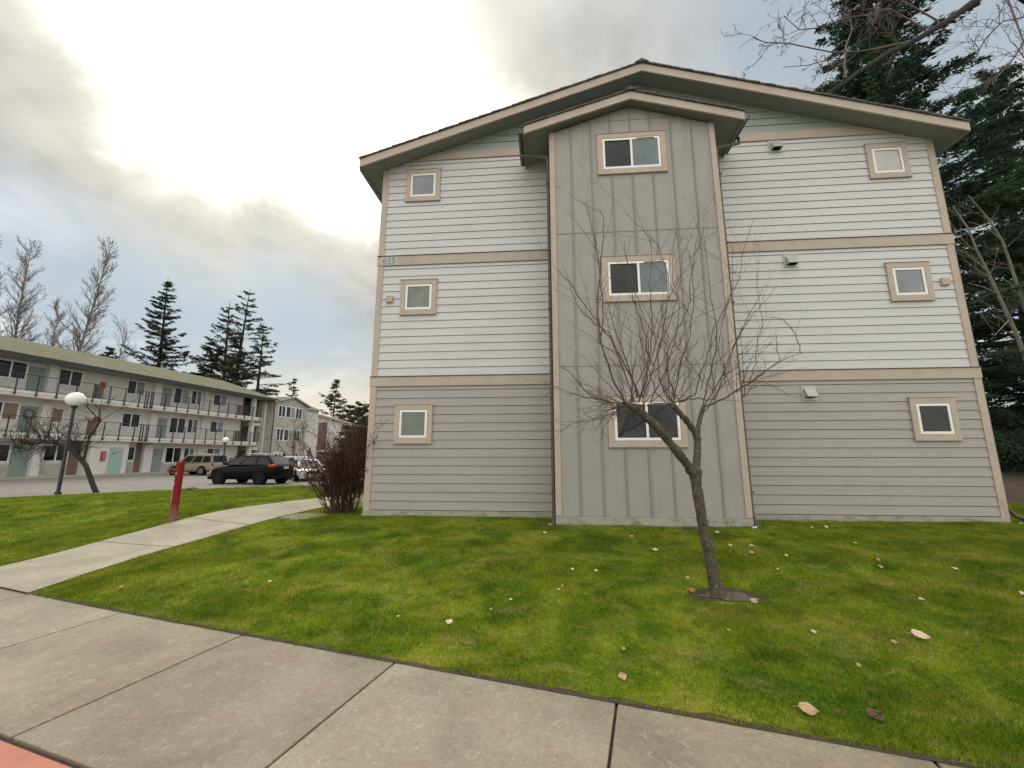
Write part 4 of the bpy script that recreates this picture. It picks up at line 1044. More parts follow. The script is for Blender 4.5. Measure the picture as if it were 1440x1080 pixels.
def bare_tree(name, label, base, H, r, seed, mat, group=None, spec=None, lean=(0, 0), mr=.01, up=.04, crooked=.06):
    rng = np.random.RandomState(seed); t = thing(name, label, 'tree', base, 0, group)
    tw = TW(7); P, R_ = limb((0, 0, -.1), (lean[0], lean[1], 1), H, r, rng, 12, .02, .016, .08); tw.add(P, R_); tw.build('trunk', mat, t)
    tw = TW(4); spec = spec or [(26, .15, 1., 42, .34), (7, .2, 1., 38, .45), (5, .2, 1, 35, .5)]
    nch, f0, f1, ang, lr = spec[0]
    for c in range(nch):
        tt = f0+(f1-f0)*(c+rng.uniform(0, 1))/nch; tt = min(tt, .99); k = int(tt*12); q = P[k]+(P[k+1]-P[k])*(tt*12-k)
        a = rng.uniform(0, 2*PI); an = math.radians(ang*rng.uniform(.7, 1.3)); d = np.array([math.cos(a)*math.sin(an), math.sin(a)*math.sin(an), math.cos(an)])
        grow(tw, q, d, H*lr*(1.15-.75*tt)*rng.uniform(.7, 1.2), max(R_[k]*.45, mr*1.5), rng, len(spec)-1, spec[1:], crooked+.05, up, mr, 6)
    tw.build('branches', mat, t); return t
def conifer(label, base, H, R, seed, mat, crown0=.12, dens=1., droop=.35, size=.35, gaps=.25, lean=(0, 0), group=None, spire=1.1, nb=5, step=.55, asc=.15, flat=.5):
    rng = np.random.RandomState(seed); t = thing('conifer_tree', label, 'tree', base, 0, group)
    tw = TW(8); P, R_ = limb((0, 0, -.3), (lean[0], lean[1], 1), H, H*.016+.05, rng, 12, 0, .012, .06); tw.add(P, R_); tw.build('trunk', M['barkdark'], t)
    tb = TW(4); C = []; D = []; S_ = []
    z = crown0
    while z < .985:
        k = int(z*12); q = P[k]+(P[k+1]-P[k])*(z*12-k)
        prof = min(1., (1-z)**(.9*spire)*1.25+.02)*(.55+.45*min(1, (z-crown0)/.12+.3))
        for j in range(nb):
            if rng.rand() < gaps: continue
            a = rng.uniform(0, 2*PI); L = R*prof*rng.uniform(.45, 1.2)
            if L < .25: L = .25
            m_ = 7; ss = np.linspace(0, 1, m_); az_ = a+rng.normal(0, .15)*ss
            up_ = asc+rng.normal(0, .08)+.5*max(0, z-.75)
            X_ = q[0]+L*ss*np.cos(az_); Y_ = q[1]+L*ss*np.sin(az_); Z_ = q[2]+L*(up_*ss-droop*ss**2*(1-.6*z)+.12*ss**4)
            B = np.stack([X_, Y_, Z_], 1); tb.add(B, np.linspace(max(.012*L, .015), .006, m_))
            nc = int(L/size*4.2*dens)+3
            s_ = rng.uniform(.12, 1, nc)**.8; idx = s_*(m_-1); i0 = np.minimum(idx.astype(int), m_-2); fr = (idx-i0)[:, None]
            c = B[i0]*(1-fr)+B[i0+1]*fr; dirb = B[i0+1]-B[i0]; dirb /= np.linalg.norm(dirb, axis=1)[:, None]
            lat = np.cross(dirb, [0, 0, 1.]); lat /= np.linalg.norm(lat, axis=1)[:, None]+1e-9
            wd = (.06+.26*L*np.clip(1.1-s_, 0, 1)*np.minimum(1, s_*2.5))*rng.uniform(-1, 1, nc)
            c = c+lat*wd[:, None]; c[:, 2] -= np.abs(wd)*.25+rng.uniform(0, .4*size, nc)
            dd = dirb*.8+lat*np.sign(wd)[:, None]*.8; dd[:, 2] -= .2
            C.append(c); D.append(dd); S_.append(np.full(nc, size)*rng.uniform(.6, 1.3, nc))
        z += step/H*rng.uniform(.6, 1.3)
    C = np.concatenate(C); D = np.concatenate(D); S_ = np.concatenate(S_)
    K = 3; C = np.repeat(C, K, 0)+rng.normal(0, size*.28, (len(C)*K, 3))*[1, 1, flat]; D = np.repeat(D, K, 0)+rng.normal(0, .45, (len(C), 3))*[1, 1, .6]; S_ = np.repeat(S_, K)
    D /= np.linalg.norm(D, axis=1)[:, None]; sd_v = np.cross(D, rng.normal(0, 1, D.shape)*[.4, .4, 1]); sd_v /= np.linalg.norm(sd_v, axis=1)[:, None]+1e-9
    n = len(C); V = np.empty((n, 4, 3)); V[:, 0] = C-D*S_[:, None]*.5; V[:, 1] = C+sd_v*S_[:, None]*.17; V[:, 2] = C+D*S_[:, None]*.6; V[:, 3] = C-sd_v*S_[:, None]*.17
    tone = np.repeat(np.clip(rng.normal(.5, .22, n), 0, 1), 4)
    npmesh('crown', V.reshape(-1, 3), np.arange(n*4).reshape(-1, 4), mat, t, attr=tone)
    tb.build('branches', M['barkdark'], t); return t
def leafmass(name, label, cat, base, rx, ry, h, n, size, seed, mat, group=None, stems=14):
    rng = np.random.RandomState(seed); t = thing(name, label, cat, base, 0, group)
    tw = TW(5); nc = max(12, n//500)
    cc = rng.normal(0, 1, (nc, 3)); cc /= np.linalg.norm(cc, axis=1)[:, None]; cc *= rng.uniform(.3, .85, nc)[:, None]; cc[:, 2] = (cc[:, 2]*.5+.55)
    cc = cc*[rx, ry, h]
    for k in range(stems):
        q = cc[rng.randint(nc)]; tw.add([(q[0]*.08, q[1]*.08, -.1), (q[0]*.5, q[1]*.5, q[2]*.5), tuple(q)], [.05*h/4, .035*h/4, .01])
    tw.build('trunk', M['barkdark'], t)
    i = rng.randint(0, nc, n); C = cc[i]+rng.normal(0, 1, (n, 3))*[rx*.2, ry*.2, h*.13]; C[:, 2] = np.maximum(C[:, 2], .05)
    D = rng.normal(0, 1, (n, 3)); D /= np.linalg.norm(D, axis=1)[:, None]; s2 = np.cross(D, rng.normal(0, 1, (n, 3))); s2 /= np.linalg.norm(s2, axis=1)[:, None]
    sz = size*rng.uniform(.6, 1.3, n)[:, None]; V = np.empty((n, 4, 3)); V[:, 0] = C-D*sz*.5; V[:, 1] = C+s2*sz*.25; V[:, 2] = C+D*sz*.5; V[:, 3] = C-s2*sz*.25
    npmesh('crown', V.reshape(-1, 3), np.arange(n*4).reshape(-1, 4), mat, t, attr=np.repeat(rng.uniform(.1, .9, n), 4)); return t

# --- the small pruned tree in front: limbs measured, twigs grown
t = thing('lawn_tree', 'bare pruned tree with lichened leaning trunk and a fan of twigs on the front lawn', 'tree', (TREE[0], TREE[1], HT))
O3 = np.array([TREE[0], TREE[1], HT])
def T(px, py, dy=0.): return np.array(at(px, py, TREE[1]+dy))-O3
def PX(r): return r*.8*4.77/FPX
trunk = TW(12)
def poly(tw, pts, r0, r1, sub=4, jit=.004, seed=0, knots=0):
    """pts: (px,py,dy), smoothed; radii given in photo pixels at the tree"""
    rng = np.random.RandomState(seed+int(pts[0][0])); Q = [T(*p) for p in pts]; o = []
    for i in range(len(Q)-1):
        p0, p1, p2, p3 = Q[max(i-1, 0)], Q[i], Q[i+1], Q[min(i+2, len(Q)-1)]
        for k in range(sub):
            u = k/sub; o.append(.5*((2*p1)+(p2-p0)*u+(2*p0-5*p1+4*p2-p3)*u*u+(3*p1-p0-3*p2+p3)*u**3)+rng.normal(0, jit, 3)*(i+k > 0))
    o.append(Q[-1]); n = len(o); R_ = PX(np.linspace(r0, r1, n))*(1+knots*rng.uniform(-.5, 1, n)); tw.add(o, R_); return o, R_
b_ = np.array([0, 0, 0.])
tk = [T(1011, 844, 0), T(1010, 838, 0), T(1007, 828, 0), T(1004, 812, .0), T(1001, 798, .01), T(997, 778, .02), T(993, 758, .02), T(989, 738, .03), T(985, 715, .03), T(982, 698, .03), T(980, 685, .03), T(978, 672, .03), T(977, 661, .03)]
tr = [17, 14, 11.5, 9.6, 9.2, 9., 8.8, 8.6, 8.2, 8.6, 8.3, 9.4, 8.2]
tk2, tr2 = [], []
rg = np.random.RandomState(3)
for i in range(len(tk)-1):
    for k in range(3): tk2.append(tk[i]+(tk[i+1]-tk[i])*k/3+rg.normal(0, .003, 3)); tr2.append((tr[i]+(tr[i+1]-tr[i])*k/3)*(1+rg.uniform(-.05, .07)))
tk2.append(tk[-1]); tr2.append(tr[-1]); trunk.add(tk2, PX(np.array(tr2)))
poly(trunk, [(980, 676, .03), (968, 656, -.03), (949, 631, -.10), (931, 609, -.15), (911, 589, -.2), (894, 574, -.24)], 7.6, 6.2, 5, .003, knots=.13)
poly(trunk, [(894, 574, -.24), (885, 570, -.26), (877, 568, -.28)], 6.4, 3.4, 3, .004, knots=.2)
poly(trunk, [(978, 668, .03), (980, 647, .1), (981, 630, .13), (981, 615, .15)], 6.6, 5.2, 4, .002, knots=.12)
poly(trunk, [(981, 617, .15), (969, 596, .12), (958, 583, .08), (947, 571, .05)], 5.2, 4.6, 4, .003, knots=.15)
poly(trunk, [(981, 618, .15), (982, 600, .2), (985, 587, .24), (989, 572, .28)], 4.4, 3.6, 4, .002, knots=.1)
for (px, py, dy, r) in ((979, 664, .02, 9.8), (981, 616, .14, 6.2), (893, 574, -.24, 7.4), (947, 571, .05, 5.6), (1009, 836, -.01, 13)):
    c = T(px, py, dy); k = 5; pts = [c+np.array([0, 0, PX(r)*math.cos(PI*j/k)]) for j in range(k, -1, -1)]; trunk.add(pts, PX(r)*np.sin(np.linspace(.25, PI-.25, k+1)))
trunk.build('trunk', M['bark'], t)
tw = TW(5); rng = np.random.RandomState(21)
SP = [(4, .25, .95, 34, .42), (3, .3, .95, 36, .5)]
def shoot(pts, r0, r1=.55, seed=0, side=3, sl=.34, lev=2):
    r0 *= .72; o, R_ = poly(tw, pts, r0, r1*.8, 4, .007, seed); rg = np.random.RandomState(seed+5); n = len(o)
    Lt = sum(np.linalg.norm(o[i+1]-o[i]) for i in range(n-1))
    for c in range(side):
        k = int(n*(.2+.75*(c+rg.rand())/side)); k = min(max(k, 1), n-2); dd = o[k+1]-o[k]; dd /= np.linalg.norm(dd)
        ax = np.cross(dd, rg.normal(0, 1, 3)); ax /= np.linalg.norm(ax); an = math.radians(rg.uniform(22, 50))
        grow(tw, o[k], dd*math.cos(an)+ax*math.sin(an), Lt*sl*rg.uniform(.6, 1.3), R_[k]*.6, rg, lev-1, [(3, .25, .95, 35, .5)], .09, .04, .0012, 6)
L_ = [  # main shoots seen in the photo (x, y, depth offset)
 ([(878, 565, -.26), (862, 534, -.3), (852, 505, -.34), (843, 465, -.36), (841, 420, -.36), (844, 380, -.36), (848, 352, -.36), (849, 320, -.36), (847, 300, -.36), (838, 293, -.36)], 2.6),
 ([(845, 480, -.36), (848, 430, -.34), (843, 380, -.33), (836, 340, -.32), (829, 310, -.3), (822, 284, -.3)], 1.5),
 ([(900, 562, -.2), (885, 525, -.15), (866, 490, -.1), (848, 462, -.06), (830, 440, -.02), (812, 415, 0.), (790, 385, .02), (782, 380, .02)], 2.0),
 ([(896, 560, -.2), (888, 530, -.2), (878, 500, -.2), (868, 470, -.22), (858, 440, -.24), (850, 410, -.24)], 2.2),
 ([(902, 558, -.18), (912, 520, -.16), (916, 480, -.14), (916, 440, -.1), (914, 400, -.1), (917, 360, -.08), (913, 325, -.08)], 2.0),
 ([(898, 566, -.2), (905, 540, -.3), (911, 510, -.4), (906, 470, -.48), (894, 430, -.5), (884, 395, -.52), (878, 340, -.52)], 2.0),
 ([(890, 560, -.2), (870, 500, -.05), (856, 470, .05), (830, 450, .1), (808, 420, .15), (795, 380, .2)], 1.7),
 ([(905, 560, -.15), (925, 500, .0), (935, 450, .05), (940, 400, .1), (928, 350, .1), (910, 330, .1), (880, 300, .12)], 1.7),
 ([(880, 572, -.28), (852, 563, -.4), (830, 556, -.5), (808, 530, -.55), (792, 516, -.6)], 1.6),
 ([(876, 574, -.28), (850, 585, -.3), (820, 592, -.3), (795, 600, -.32), (775, 610, -.35)], 1.5),
 ([(878, 570, -.28), (845, 562, -.2), (815, 556, -.15), (790, 548, -.1), (764, 536, -.1)], 1.5),
 ([(870, 574, -.28), (850, 600, -.25), (846, 620, -.25)], .9),
 ([(948, 570, .05), (946, 550, .02), (938, 520, .0), (940, 490, -.02), (955, 460, -.05), (968, 430, -.06), (972, 390, -.06), (978, 350, -.08), (982, 310, -.1)], 2.0),
 ([(950, 566, .05), (965, 560, .08), (978, 552, .1), (985, 525, .12), (998, 490, .14), (1005, 460, .16), (1022, 430, .16), (1040, 390, .16), (1044, 360, .16), (1060, 308, .18)], 1.9),
 ([(948, 566, .04), (952, 540, 0.), (960, 500, -.05), (972, 460, -.1), (975, 410, -.1), (972, 370, -.1), (966, 345, -.1)], 1.8),
 ([(955, 565, .08), (975, 560, .1), (1000, 562, .12), (1012, 545, .14), (1022, 510, .14), (1035, 480, .14), (1055, 440, .12), (1078, 400, .12)], 1.8),
 ([(989, 572, .28), (1007, 566, .3), (1033, 551, .32), (1052, 540, .32), (1069, 528, .32), (1090, 512, .3), (1110, 502, .3), (1127, 497, .3)], 2.7),
 ([(1127, 497, .3), (1120, 475, .3), (1112, 460, .3), (1100, 449, .3), (1085, 447, .3)], 1.1),
 ([(1097, 508, .3), (1093, 490, .3), (1090, 470, .3)], .9),
 ([(1055, 538, .32), (1062, 510, .36), (1066, 480, .4), (1072, 455, .4), (1068, 430, .4), (1063, 385, .42)], 1.2),
 ([(1060, 535, .32), (1085, 528, .2), (1100, 524, .15), (1115, 520, .1)], .9),
 ([(1035, 551, .32), (1060, 545, .4), (1080, 540, .45), (1095, 548, .5), (1110, 556, .5)], 1.),
 ([(989, 570, .28), (994, 545, .3), (1004, 505, .34), (1008, 460, .36), (1000, 420, .38), (996, 380, .4), (990, 335, .4)], 1.9),
 ([(988, 574, .27), (1010, 540, .2), (1024, 515, .16), (1040, 470, .14), (1062, 440, .12), (1090, 405, .1)], 1.6),
 ([(985, 585, .24), (1003, 560, .35), (1020, 530, .5), (1010, 490, .55), (1020, 440, .6), (1030, 400, .62), (1030, 345, .62)], 1.5),
 ([(945, 572, .04), (925, 555, .1), (915, 530, .14), (905, 495, .2), (896, 440, .25), (888, 390, .25), (880, 360, .25)], 1.6),
 ([(947, 568, .04), (930, 540, .1), (925, 500, .2), (940, 460, .3), (955, 410, .35), (960, 360, .35), (975, 330, .35)], 1.6),
 ([(912, 588, -.18), (918, 560, -.3), (935, 520, -.4), (950, 480, -.45), (955, 430, -.5), (945, 380, -.5), (950, 320, -.5)], 1.5),
 ([(886, 568, -.26), (900, 530, -.3), (920, 490, -.35), (930, 450, -.38), (950, 400, -.4), (970, 370, -.4), (985, 340, -.4)], 1.5),
]
for i, (p_, r_) in enumerate(L_): shoot(p_, r_, .5, seed=i*7+1, side=6 if r_ > 1.3 else 4)
rg = np.random.RandomState(77)
for k in range(46):   # crowded finer shoots round the cut ends
    if k % 3 == 0: c = (rg.uniform(880, 905), rg.uniform(560, 578), -.24); ax_ = rg.uniform(-60, 45)
    elif k % 3 == 1: c = (rg.uniform(940, 955), rg.uniform(560, 574), .05); ax_ = rg.uniform(-35, 50)
    else: c = (rg.uniform(985, 1050), rg.uniform(545, 570), .3); ax_ = rg.uniform(-25, 55)
    a = math.radians(ax_); d = (math.sin(a), rg.uniform(-.55, .55), math.cos(a)*(.9 if abs(ax_) < 50 else .6))
    P0 = T(*c); grow(tw, P0, d, rg.uniform(.35, 1.25), PX(rg.uniform(.45, .85)), rg, 2, SP, .07, .05, .0013, 7)
for k in range(26):   # tangle drooping left and low
    P0 = T(rg.uniform(868, 892), rg.uniform(566, 580), -.26); grow(tw, P0, (rg.uniform(-1, -.3), rg.uniform(-.6, .6), rg.uniform(-.45, .35)), rg.uniform(.25, .7), PX(.55), rg, 2, SP, .13, .0, .0013, 6)
tw.build('twigs', M['twig'], t)

# --- pruned tree at the lamp
t = thing('lawn_tree', 'small dark leaning pruned tree beside the lamp post', 'tree', (-16.85, 16.97, .1)); O3 = np.array([-16.85, 16.97, .1])
def T2(px, py, dy=0.): return np.array(at(px, py, 16.97+dy))-O3
tt = TW(8)
def poly2(tw_, pts, r0, r1):
    Q = [T2(*p) for p in pts]; tw_.add(Q, np.linspace(r0, r1, len(Q))); return Q
poly2(tt, [(137, 696), (133, 688), (127, 672), (121, 655), (113, 645), (104, 635), (98, 628)], .10, .08)
poly2(tt, [(117, 650), (122, 630), (125, 615), (133, 605), (141, 592)], .05, .035)
poly2(tt, [(104, 636), (85, 625), (65, 622), (40, 625)], .065, .025)
tt.build('trunk', M['barkdark'], t)
tw = TW(4); rg = np.random.RandomState(9)
for k in range(60):
    c = [(100, 630, 0), (141, 592, 0), (80, 624, 0), (60, 622, 0), (110, 640, 0), (40, 625, 0), (28, 632, 0)][rg.randint(7)]
    an = rg.uniform(-75, 60); d = (math.sin(math.radians(an)), rg.uniform(-.6, .6), math.cos(math.radians(an))*.8)
    grow(tw, T2(*c), d, rg.uniform(.5, 1.7), .018, rg, 2, [(4, .2, .95, 45, .45), (4, .2, .95, 45, .5)], .2, -.02, .005, 6)
for k in range(34):
    grow(tw, T2(rg.uniform(25, 95), rg.uniform(618, 632)), (rg.uniform(-1, -.1), rg.uniform(-.6, .6), rg.uniform(-.6, .3)), rg.uniform(.4, 1.1), .014, rg, 2, [(4, .2, .95, 45, .5), (3, .2, .95, 45, .5)], .25, -.04, .005, 6)
tw.build('branches', M['barkdark'], t)
# --- bare tree before the tan wing
bare_tree('bare_tree', 'bare forked tree in front of the tan gabled building', (-21.3, 40, 0), 5.6, .14, 5, M['barkfar'], None, [(14, .2, .95, 48, .55), (6, .2, 1, 40, .5), (4, .2, 1, 35, .5)], mr=.014)

# --- background trees on the left
conifer('tall shaggy dark conifer, leftmost behind the balcony building roof', (-62.3, 70, 0), 33.6, 6.6, 2, M['needle'], .16, 1.25, .25, .5, .28, (.01, 0), 'conifers behind the balcony building', spire=.95, nb=6, step=.75, asc=.3)
conifer('ragged twin-topped conifer, left stem of the pair', (-54.0, 75, 0), 31.5, 5.4, 5, M['needle'], .3, 1., .2, .5, .3, (0, 0), 'conifers behind the balcony building', spire=.7, nb=5, step=.9, asc=.35)
conifer('thin ragged conifer whose bent top is highest of the cluster', (-52.0, 75, 0), 34., 5.4, 6, M['needle'], .28, .95, .2, .5, .3, (.015, 0), 'conifers behind the balcony building', spire=.65, nb=5, step=.95, asc=.3)
conifer('broad conifer at the right end of the cluster', (-46.8, 73, 0), 26.3, 6.4, 7, M['needle'], .2, .9, .3, .5, .35, (.02, 0), 'conifers behind the balcony building', spire=.75, nb=5, step=.8, asc=.25)
conifer('low bushy conifer filling the middle of the cluster', (-57.5, 76, 0), 24, 6.6, 8, M['needle'], .2, 1.3, .3, .5, .15, (0, 0), 'conifers behind the balcony building', spire=.7, nb=6, step=.7)
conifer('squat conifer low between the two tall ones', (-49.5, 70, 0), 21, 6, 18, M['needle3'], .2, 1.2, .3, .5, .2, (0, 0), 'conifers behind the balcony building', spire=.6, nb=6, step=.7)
conifer('short dark conifer rising just over the roof line', (-65.5, 64, 0), 19.5, 3.6, 28, M['needle'], .2, 1.2, .3, .6, .2, (0, 0), 'conifers behind the balcony building', spire=.7, nb=6, step=.7)
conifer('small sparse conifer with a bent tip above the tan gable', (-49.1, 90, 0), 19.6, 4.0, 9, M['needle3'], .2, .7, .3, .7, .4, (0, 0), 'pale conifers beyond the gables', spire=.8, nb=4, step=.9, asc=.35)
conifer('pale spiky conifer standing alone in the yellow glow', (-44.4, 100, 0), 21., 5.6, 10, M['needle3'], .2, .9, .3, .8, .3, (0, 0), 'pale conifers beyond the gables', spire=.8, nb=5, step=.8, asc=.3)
conifer('dark conifer low behind the white building roof', (-36.5, 92, 0), 13.5, 4.6, 12, M['needle'], .1, 1., .3, .8, .2, (0, 0), 'pale conifers beyond the gables', spire=.6, nb=6, step=.8)
conifer('dark conifer touching the left corner of the grey house', (-24.5, 66, 0), 11.0, 4.2, 13, M['needle'], .05, 1.1, .3, .6, .2, (0, 0), 'pale conifers beyond the gables', spire=.5, nb=6, step=.7)
leafmass('shrub', 'brown green thicket behind the russet bush', 'shrub', (-17.6, 48, 0), 1.9, 1.6, 5.2, 9000, .2, 4, M['hedge'])
leafmass('shrub', 'dark clipped shrub by the stair of the balcony building', 'shrub', (-25.9, 39.5, 0), 1.1, 1., 1.7, 2500, .13, 5, M['hedge'])
bt = 'bare trees beyond the balcony building'
SPB = [(64, .32, 1., 36, .165), (10, .1, 1., 30, .42), (6, .2, 1, 30, .5)]
bare_tree('bare_tree', 'leftmost whole bare tree with an oval crown above the roof', (-94, 75, 0), 43, .38, 31, M['barkfar'], bt, SPB, (-.02, 0), .022, .07)
bare_tree('bare_tree', 'bare tree with the tallest pointed crown on the left', (-78, 70, 0), 41, .36, 32, M['barkfar'], bt, SPB, (-.01, 0), .022, .08)
bare_tree('bare_tree', 'bare tree cut by the left edge of the photo', (-101, 75, 0), 42, .36, 33, M['barkfar'], bt, SPB, (0, 0), .022, .07)
bare_tree('bare_tree', 'thin low bare tree between the two big bare ones', (-84, 72, 0), 29, .22, 34, M['barkfar'], bt, SPB, (0, 0), .02, .07)
bare_tree('bare_tree', 'short pale bare tree left of the tallest conifer', (-71, 72, 0), 25, .2, 35, M['barkfar'], bt, [(30, .3, 1., 40, .26), (8, .1, 1., 34, .42), (5, .2, 1, 30, .5)], (0, 0), .018, .04)
bare_tree('bare_tree', 'faint bare round tree beside the house corner', (-35.5, 112, 0), 21.5, .22, 36, M['barkfar'], bt, [(34, .3, 1., 40, .26), (8, .1, 1., 34, .42), (5, .2, 1, 30, .5)], (0, 0), .022, .04)

# --- russet bush at the left house corner
t = thing('bush', 'russet leafless bush of dense upright stems at the left house corner', 'bush', (-3.9, 9.66, .3))
tw = TW(4); rg = np.random.RandomState(14)
for k in range(125):
    a = rg.uniform(0, 2*PI); rr = rg.uniform(0, .3); th = rg.uniform(0, .72 if math.cos(a) < .2 else .4)*(.4+.6*abs(math.cos(a)))
    grow(tw, (rr*math.cos(a), rr*math.sin(a), -.03), (math.cos(a)*math.sin(th), math.sin(a)*math.sin(th), math.cos(th)), rg.uniform(1.05, 2.05)*math.cos(th*.45), rg.uniform(.007, .014), rg, 2, [(7, .2, .98, 28, .38), (4, .2, .95, 35, .45)], .09, .03, .0028, 7)
tw.build('stems', M['bushbark'] if 'bushbark' in M else M['twig'], t)
n = 16000; V_ = np.concatenate(tw.V); c = V_[rg.randint(len(V_)*1//5, len(V_), n)]; c = c[c[:, 2] > .35]; n = len(c); D = rg.normal(0, 1, (n, 3)); D /= np.linalg.norm(D, axis=1)[:, None]; s2 = np.cross(D, rg.normal(0, 1, (n, 3))); s2 /= np.linalg.norm(s2, axis=1)[:, None]
V = np.empty((n, 3, 3)); V[:, 0] = c; V[:, 1] = c+D*.035+s2*.012; V[:, 2] = c+D*.035-s2*.012
npmesh('leaves', V.reshape(-1, 3), np.arange(n*3).reshape(-1, 3), M['bushleaf'], t, attr=np.repeat(rg.uniform(0, 1, n), 3))

# --- trees on the right
conifer('huge dark hemlock behind the right end of the house', (23.3, 21, .5), 33, 7.2, 41, M['needle2'], .04, 2.0, .55, .25, .36, (0, 0), 'evergreens right of the house', spire=.75, nb=8, step=.5, asc=.28)
conifer('dark hemlock at the far right edge, behind the pale alders', (31.5, 24, .5), 27, 6.4, 42, M['needle2'], .03, 1.7, .5, .3, .22, (0, 0), 'evergreens right of the house', spire=.6, nb=7, step=.55, asc=.2)
conifer('lower dark hemlock close behind the house corner', (20.0, 26.5, .5), 23, 6., 43, M['needle2'], .04, 1.8, .5, .3, .2, (0, 0), 'evergreens right of the house', spire=.6, nb=7, step=.55, asc=.2)
leafmass('shrub', 'dark undergrowth at the foot of the hemlocks', 'shrub', (26, 25, .6), 9, 2., 4.4, 16000, .28, 45, M['needle2'])
leafmass('shrub', 'dark low branches and brush just right of the house corner', 'shrub', (21.5, 18.5, .5), 3.2, 1.4, 2.6, 7000, .17, 46, M['needle2'])
t = thing('maple_tree', 'bare maple reaching a long dark limb and mauve twigs over the roof', 'tree', (27.5, 16.5, .4)); O3 = np.array([27.5, 16.5, .4])
def T3(px, py, dy=0.): return np.array(at(px, py, 16+dy))-O3
tt = TW(8); e_ = T3(1370, 2)
tt.add([(0, 0, -.2), (-.1, 0, 6), (.1, .1, 12), (-.2, 0, 18), (0, 0, 24), (-.4, 0, 28)], [.42, .36, .3, .24, .16, .06])
tt.add([(-.2, 0, 20), (-1.6, -.1, 23), tuple(T3(1400, -30)), tuple(e_), tuple(T3(1335, 28)), tuple(T3(1290, 55)), tuple(T3(1245, 77)), tuple(T3(1205, 103)), tuple(T3(1190, 115)), tuple(T3(1160, 133)), tuple(T3(1140, 152))], [.24, .2, .17, .16, .145, .13, .115, .1, .085, .06, .035])
tt.build('trunk', M['barkdark'], t)
tw = TW(4); rg = np.random.RandomState(19)
def br(pts, r0, r1, side=7, sl=.35, dy=0.):
    Q = [T3(p[0], p[1], dy) for p in pts]; tw.add(Q, np.linspace(r0, r1, len(Q))); n = len(Q); Lt = sum(np.linalg.norm(Q[i+1]-Q[i]) for i in range(n-1))
    for c in range(side):
        k = rg.randint(0, n-1); q = Q[k]+(Q[k+1]-Q[k])*rg.rand(); dd = Q[k+1]-Q[k]; dd /= np.linalg.norm(dd); ax = np.cross(dd, rg.normal(0, 1, 3)); ax /= np.linalg.norm(ax); an = math.radians(rg.uniform(35, 65))
        grow(tw, q, dd*math.cos(an)+ax*math.sin(an), Lt*sl*rg.uniform(.4, 1.1), r1*.8, rg, 2, [(4, .2, .95, 45, .45), (3, .3, 1, 45, .45)], .16, .05, .013, 6)
C2 = lambda L: [(1040+x/3.6, y/3.6) for x, y in L]
br([(1280, 58)]+C2([(700, 245), (600, 262), (470, 265), (370, 245), (250, 220), (130, 215), (65, 190)]), .05, .02, 14, .25)
br([(1300, 40)]+C2([(760, 45), (640, 75), (520, 95), (420, 140), (300, 150), (225, 80)]), .05, .018, 12, .28)
br(C2([(540, 395), (530, 330), (540, 230), (570, 150), (560, 95), (500, 40), (440, -20)]), .045, .02, 12, .28)
br(C2([(520, 410), (440, 410), (370, 460)]), .035, .015, 6, .4)
br(C2([(530, 330), (450, 300), (350, 330), (220, 340)]), .03, .015, 8, .3)
br([(1320, 30), (1250, -10), (1150, -20), (1100, -5)], .05, .018, 12, .3)
br([(1410, -20), (1440, 60), (1420, 90), (1400, 110)], .05, .02, 10, .4)
br([(1440, -10), (1480, 60), (1450, 95), (1425, 60)], .05, .02, 10, .5)
br([(1460, 20), (1410, 30), (1385, 55), (1370, 85)], .04, .018, 10, .5)
tw.build('branches', M['barkpink'], t)
def alder(label, pts, y, r0, seed, brs, base):
    t = thing('alder_tree', label, 'tree', base, 0, 'pale alders at the right edge'); O = np.array(base)
    q = lambda px, py: np.array(at(px, py, y))-O
    tw_ = TW(7); P = [np.array([0, 0, -.1])]+[q(*p) for p in pts]; tw_.add(P, np.linspace(r0, r0*.25, len(P))); tw_.build('trunk', M['barkalder'], t)
    tw_ = TW(4); rg = np.random.RandomState(seed)
    for b_ in brs: Q = [q(*p) for p in b_]; tw_.add(Q, np.linspace(r0*.35, r0*.12, len(Q)))
    for k in range(15):
        i = rg.randint(1, len(P)-1); c = P[i]+(P[i+1]-P[i])*rg.rand(); a = rg.uniform(0, 2*PI)
        grow(tw_, c, (math.cos(a)-.3, math.sin(a), .7), rg.uniform(1., 2.6), .012, rg, 2, [(5, .2, .95, 40, .45), (3, .2, 1, 40, .5)], .1, .05, .004, 6)
    tw_.build('branches', M['barkalder'], t)
alder('pale bare alder with a curved trunk nearest the house', [(1448, 520), (1433, 480), (1420, 449), (1404, 415), (1389, 382), (1373, 351), (1362, 322), (1340, 290)], 15, .085, 3, [[(1404, 415), (1384, 404), (1360, 398)], [(1389, 382), (1370, 365), (1348, 350)], [(1420, 449), (1400, 470), (1378, 440)]], (20.6, 15., .8))
alder('pale bare alder cut by the right edge of the photo', [(1460, 475), (1440, 431), (1431, 404), (1420, 369), (1409, 338), (1389, 307), (1362, 275)], 16, .09, 4, [[(1431, 404), (1411, 393), (1398, 390)], [(1409, 338), (1385, 318), (1360, 312)]], (22.6, 16., .9))

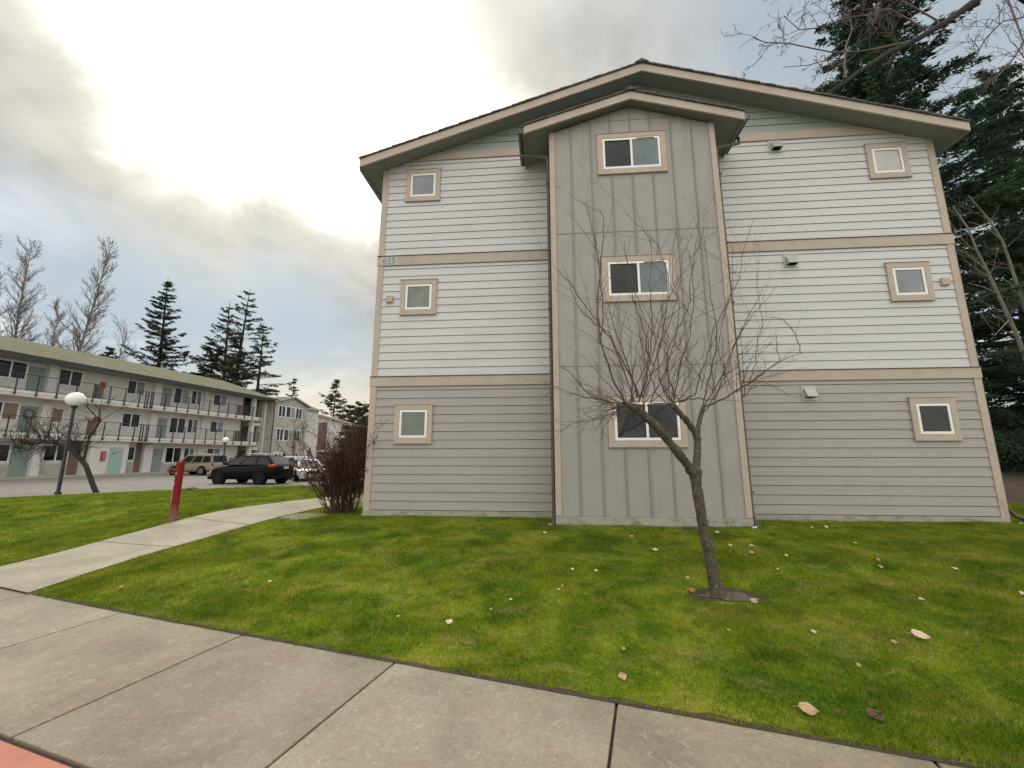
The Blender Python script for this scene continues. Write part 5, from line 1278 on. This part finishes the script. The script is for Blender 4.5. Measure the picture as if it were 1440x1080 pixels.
# ------------------------------------------------------------------ fallen leaves
leafm = {}
for k, (nm, c) in enumerate((('cream_leaf', (.70, .58, .42)), ('tan_leaf', (.50, .36, .22)), ('brown_leaf', (.13, .07, .04)), ('orange_leaf', (.42, .20, .08)))):
    leafm[k] = plain(nm, c, .7, .15, 30)
def leaf(px, py, s, mk, label, group=None, seed=0, rz=None, elong=1.5):
    P = gp(px, py); r = random.Random(seed*13+int(px)); s *= 1.3 if group is None else 1.0; b = MB(); n = 7; cup = r.uniform(.12, .35); rows = []
    for i in range(n+1):
        u = i/n; w_ = math.sin(PI*min(u*1.02, 1)**.8)*.62*(1+.15*math.sin(9*u+seed)); x = (u-.5)*elong
        rows.append([(x*s, v*w_*s, s*(.10+cup*abs(v)**1.5+.25*(u-.5)**2*cup*2)) for v in (-1, -.5, 0, .5, 1)])
    for i in range(n):
        for j in range(4): b.quad([rows[i][j], rows[i+1][j], rows[i+1][j+1], rows[i][j+1]])
    b.tube([(-.5*elong*s, 0, s*.12), (-.72*elong*s, .05*s, s*.05)], .012*s+.0008, 4)
    o = b.build('fallen_leaf', leafm[mk], sm=True); o.location = (P.x, P.y, P.z+.022); o.rotation_euler = (Matrix.Rotation(r.uniform(.2, .5), 3, 'X') @ Matrix.Rotation(r.uniform(0, 6.28) if rz is None else rz, 3, 'Z')).to_euler()
    sd_m = o.modifiers.new('t', 'SOLIDIFY'); sd_m.thickness = .0012
    return tag(o, label, 'leaf', group)
leaf(1294, 900, .062, 0, 'largest cream oval leaf lying on the right lawn', seed=1, rz=-.5)
leaf(1137, 1005, .058, 1, 'pale pinkish curled leaf near the sidewalk, low on the right', seed=2, rz=-.35)
leaf(1231, 1014, .05, 2, 'dark brown leaf near the sidewalk, right of the pale curled leaf', seed=3)
leaf(876, 958, .035, 1, 'small tan leaf by the sidewalk edge left of the slab joint', seed=4)
leaf(631, 879, .038, 0, 'cream leaf beside the dark green tuft on the left lawn', seed=5)
leaf(974, 835, .04, 3, 'orange brown leaf on the left rim of the puddle', seed=6, rz=.2)
leaf(1061, 850, .045, 1, 'tan leaf on the right rim of the puddle', seed=7, rz=.3)
leaf(1057, 771, .04, 1, 'tan leaf, upper one of the pair beyond the puddle', seed=8)
leaf(1057, 780, .04, 1, 'tan leaf, lower one of the pair beyond the puddle', seed=9)
leaf(921, 776, .045, 0, 'whitish leaf left of the tree trunk, below the tower', seed=10)
for k, (x, y, s, mk) in enumerate(((1144, 893, .032, 0), (1208, 940, .025, 1), (1258, 907, .03, 1), (1296, 847, .035, 0), (1343, 803, .04, 0), (1239, 800, .04, 1), (1235, 790, .035, 1), (1106, 784, .035, 0), (1094, 803, .022, 0), (1027, 770, .045, 0), (1009, 751, .045, 0), (1162, 744, .05, 0), (1203, 766, .04, 1), (1142, 744, .035, 0), (967, 815, .025, 0), (1438, 839, .04, 0), (889, 757, .045, 1), (766, 752, .05, 0), (805, 803, .03, 0), (838, 805, .03, 0), (786, 832, .022, 0), (791, 827, .025, 1), (718, 846, .025, 0), (877, 917, .02, 1), (924, 816, .022, 2), (379, 821, .03, 0), (170, 828, .03, 1), (1330, 880, .02, 2), (1080, 905, .02, 2), (1025, 890, .02, 1), (560, 870, .018, 0), (1375, 910, .02, 2), (690, 860, .02, 1))):
    leaf(x, y, s, mk, ('small whitish', 'small tan', 'small dark')[min(mk, 2)]+' fallen leaf scattered on the lawn', 'small '+('whitish', 'tan', 'dark')[min(mk, 2)]+' leaves scattered on the lawn', seed=20+k)
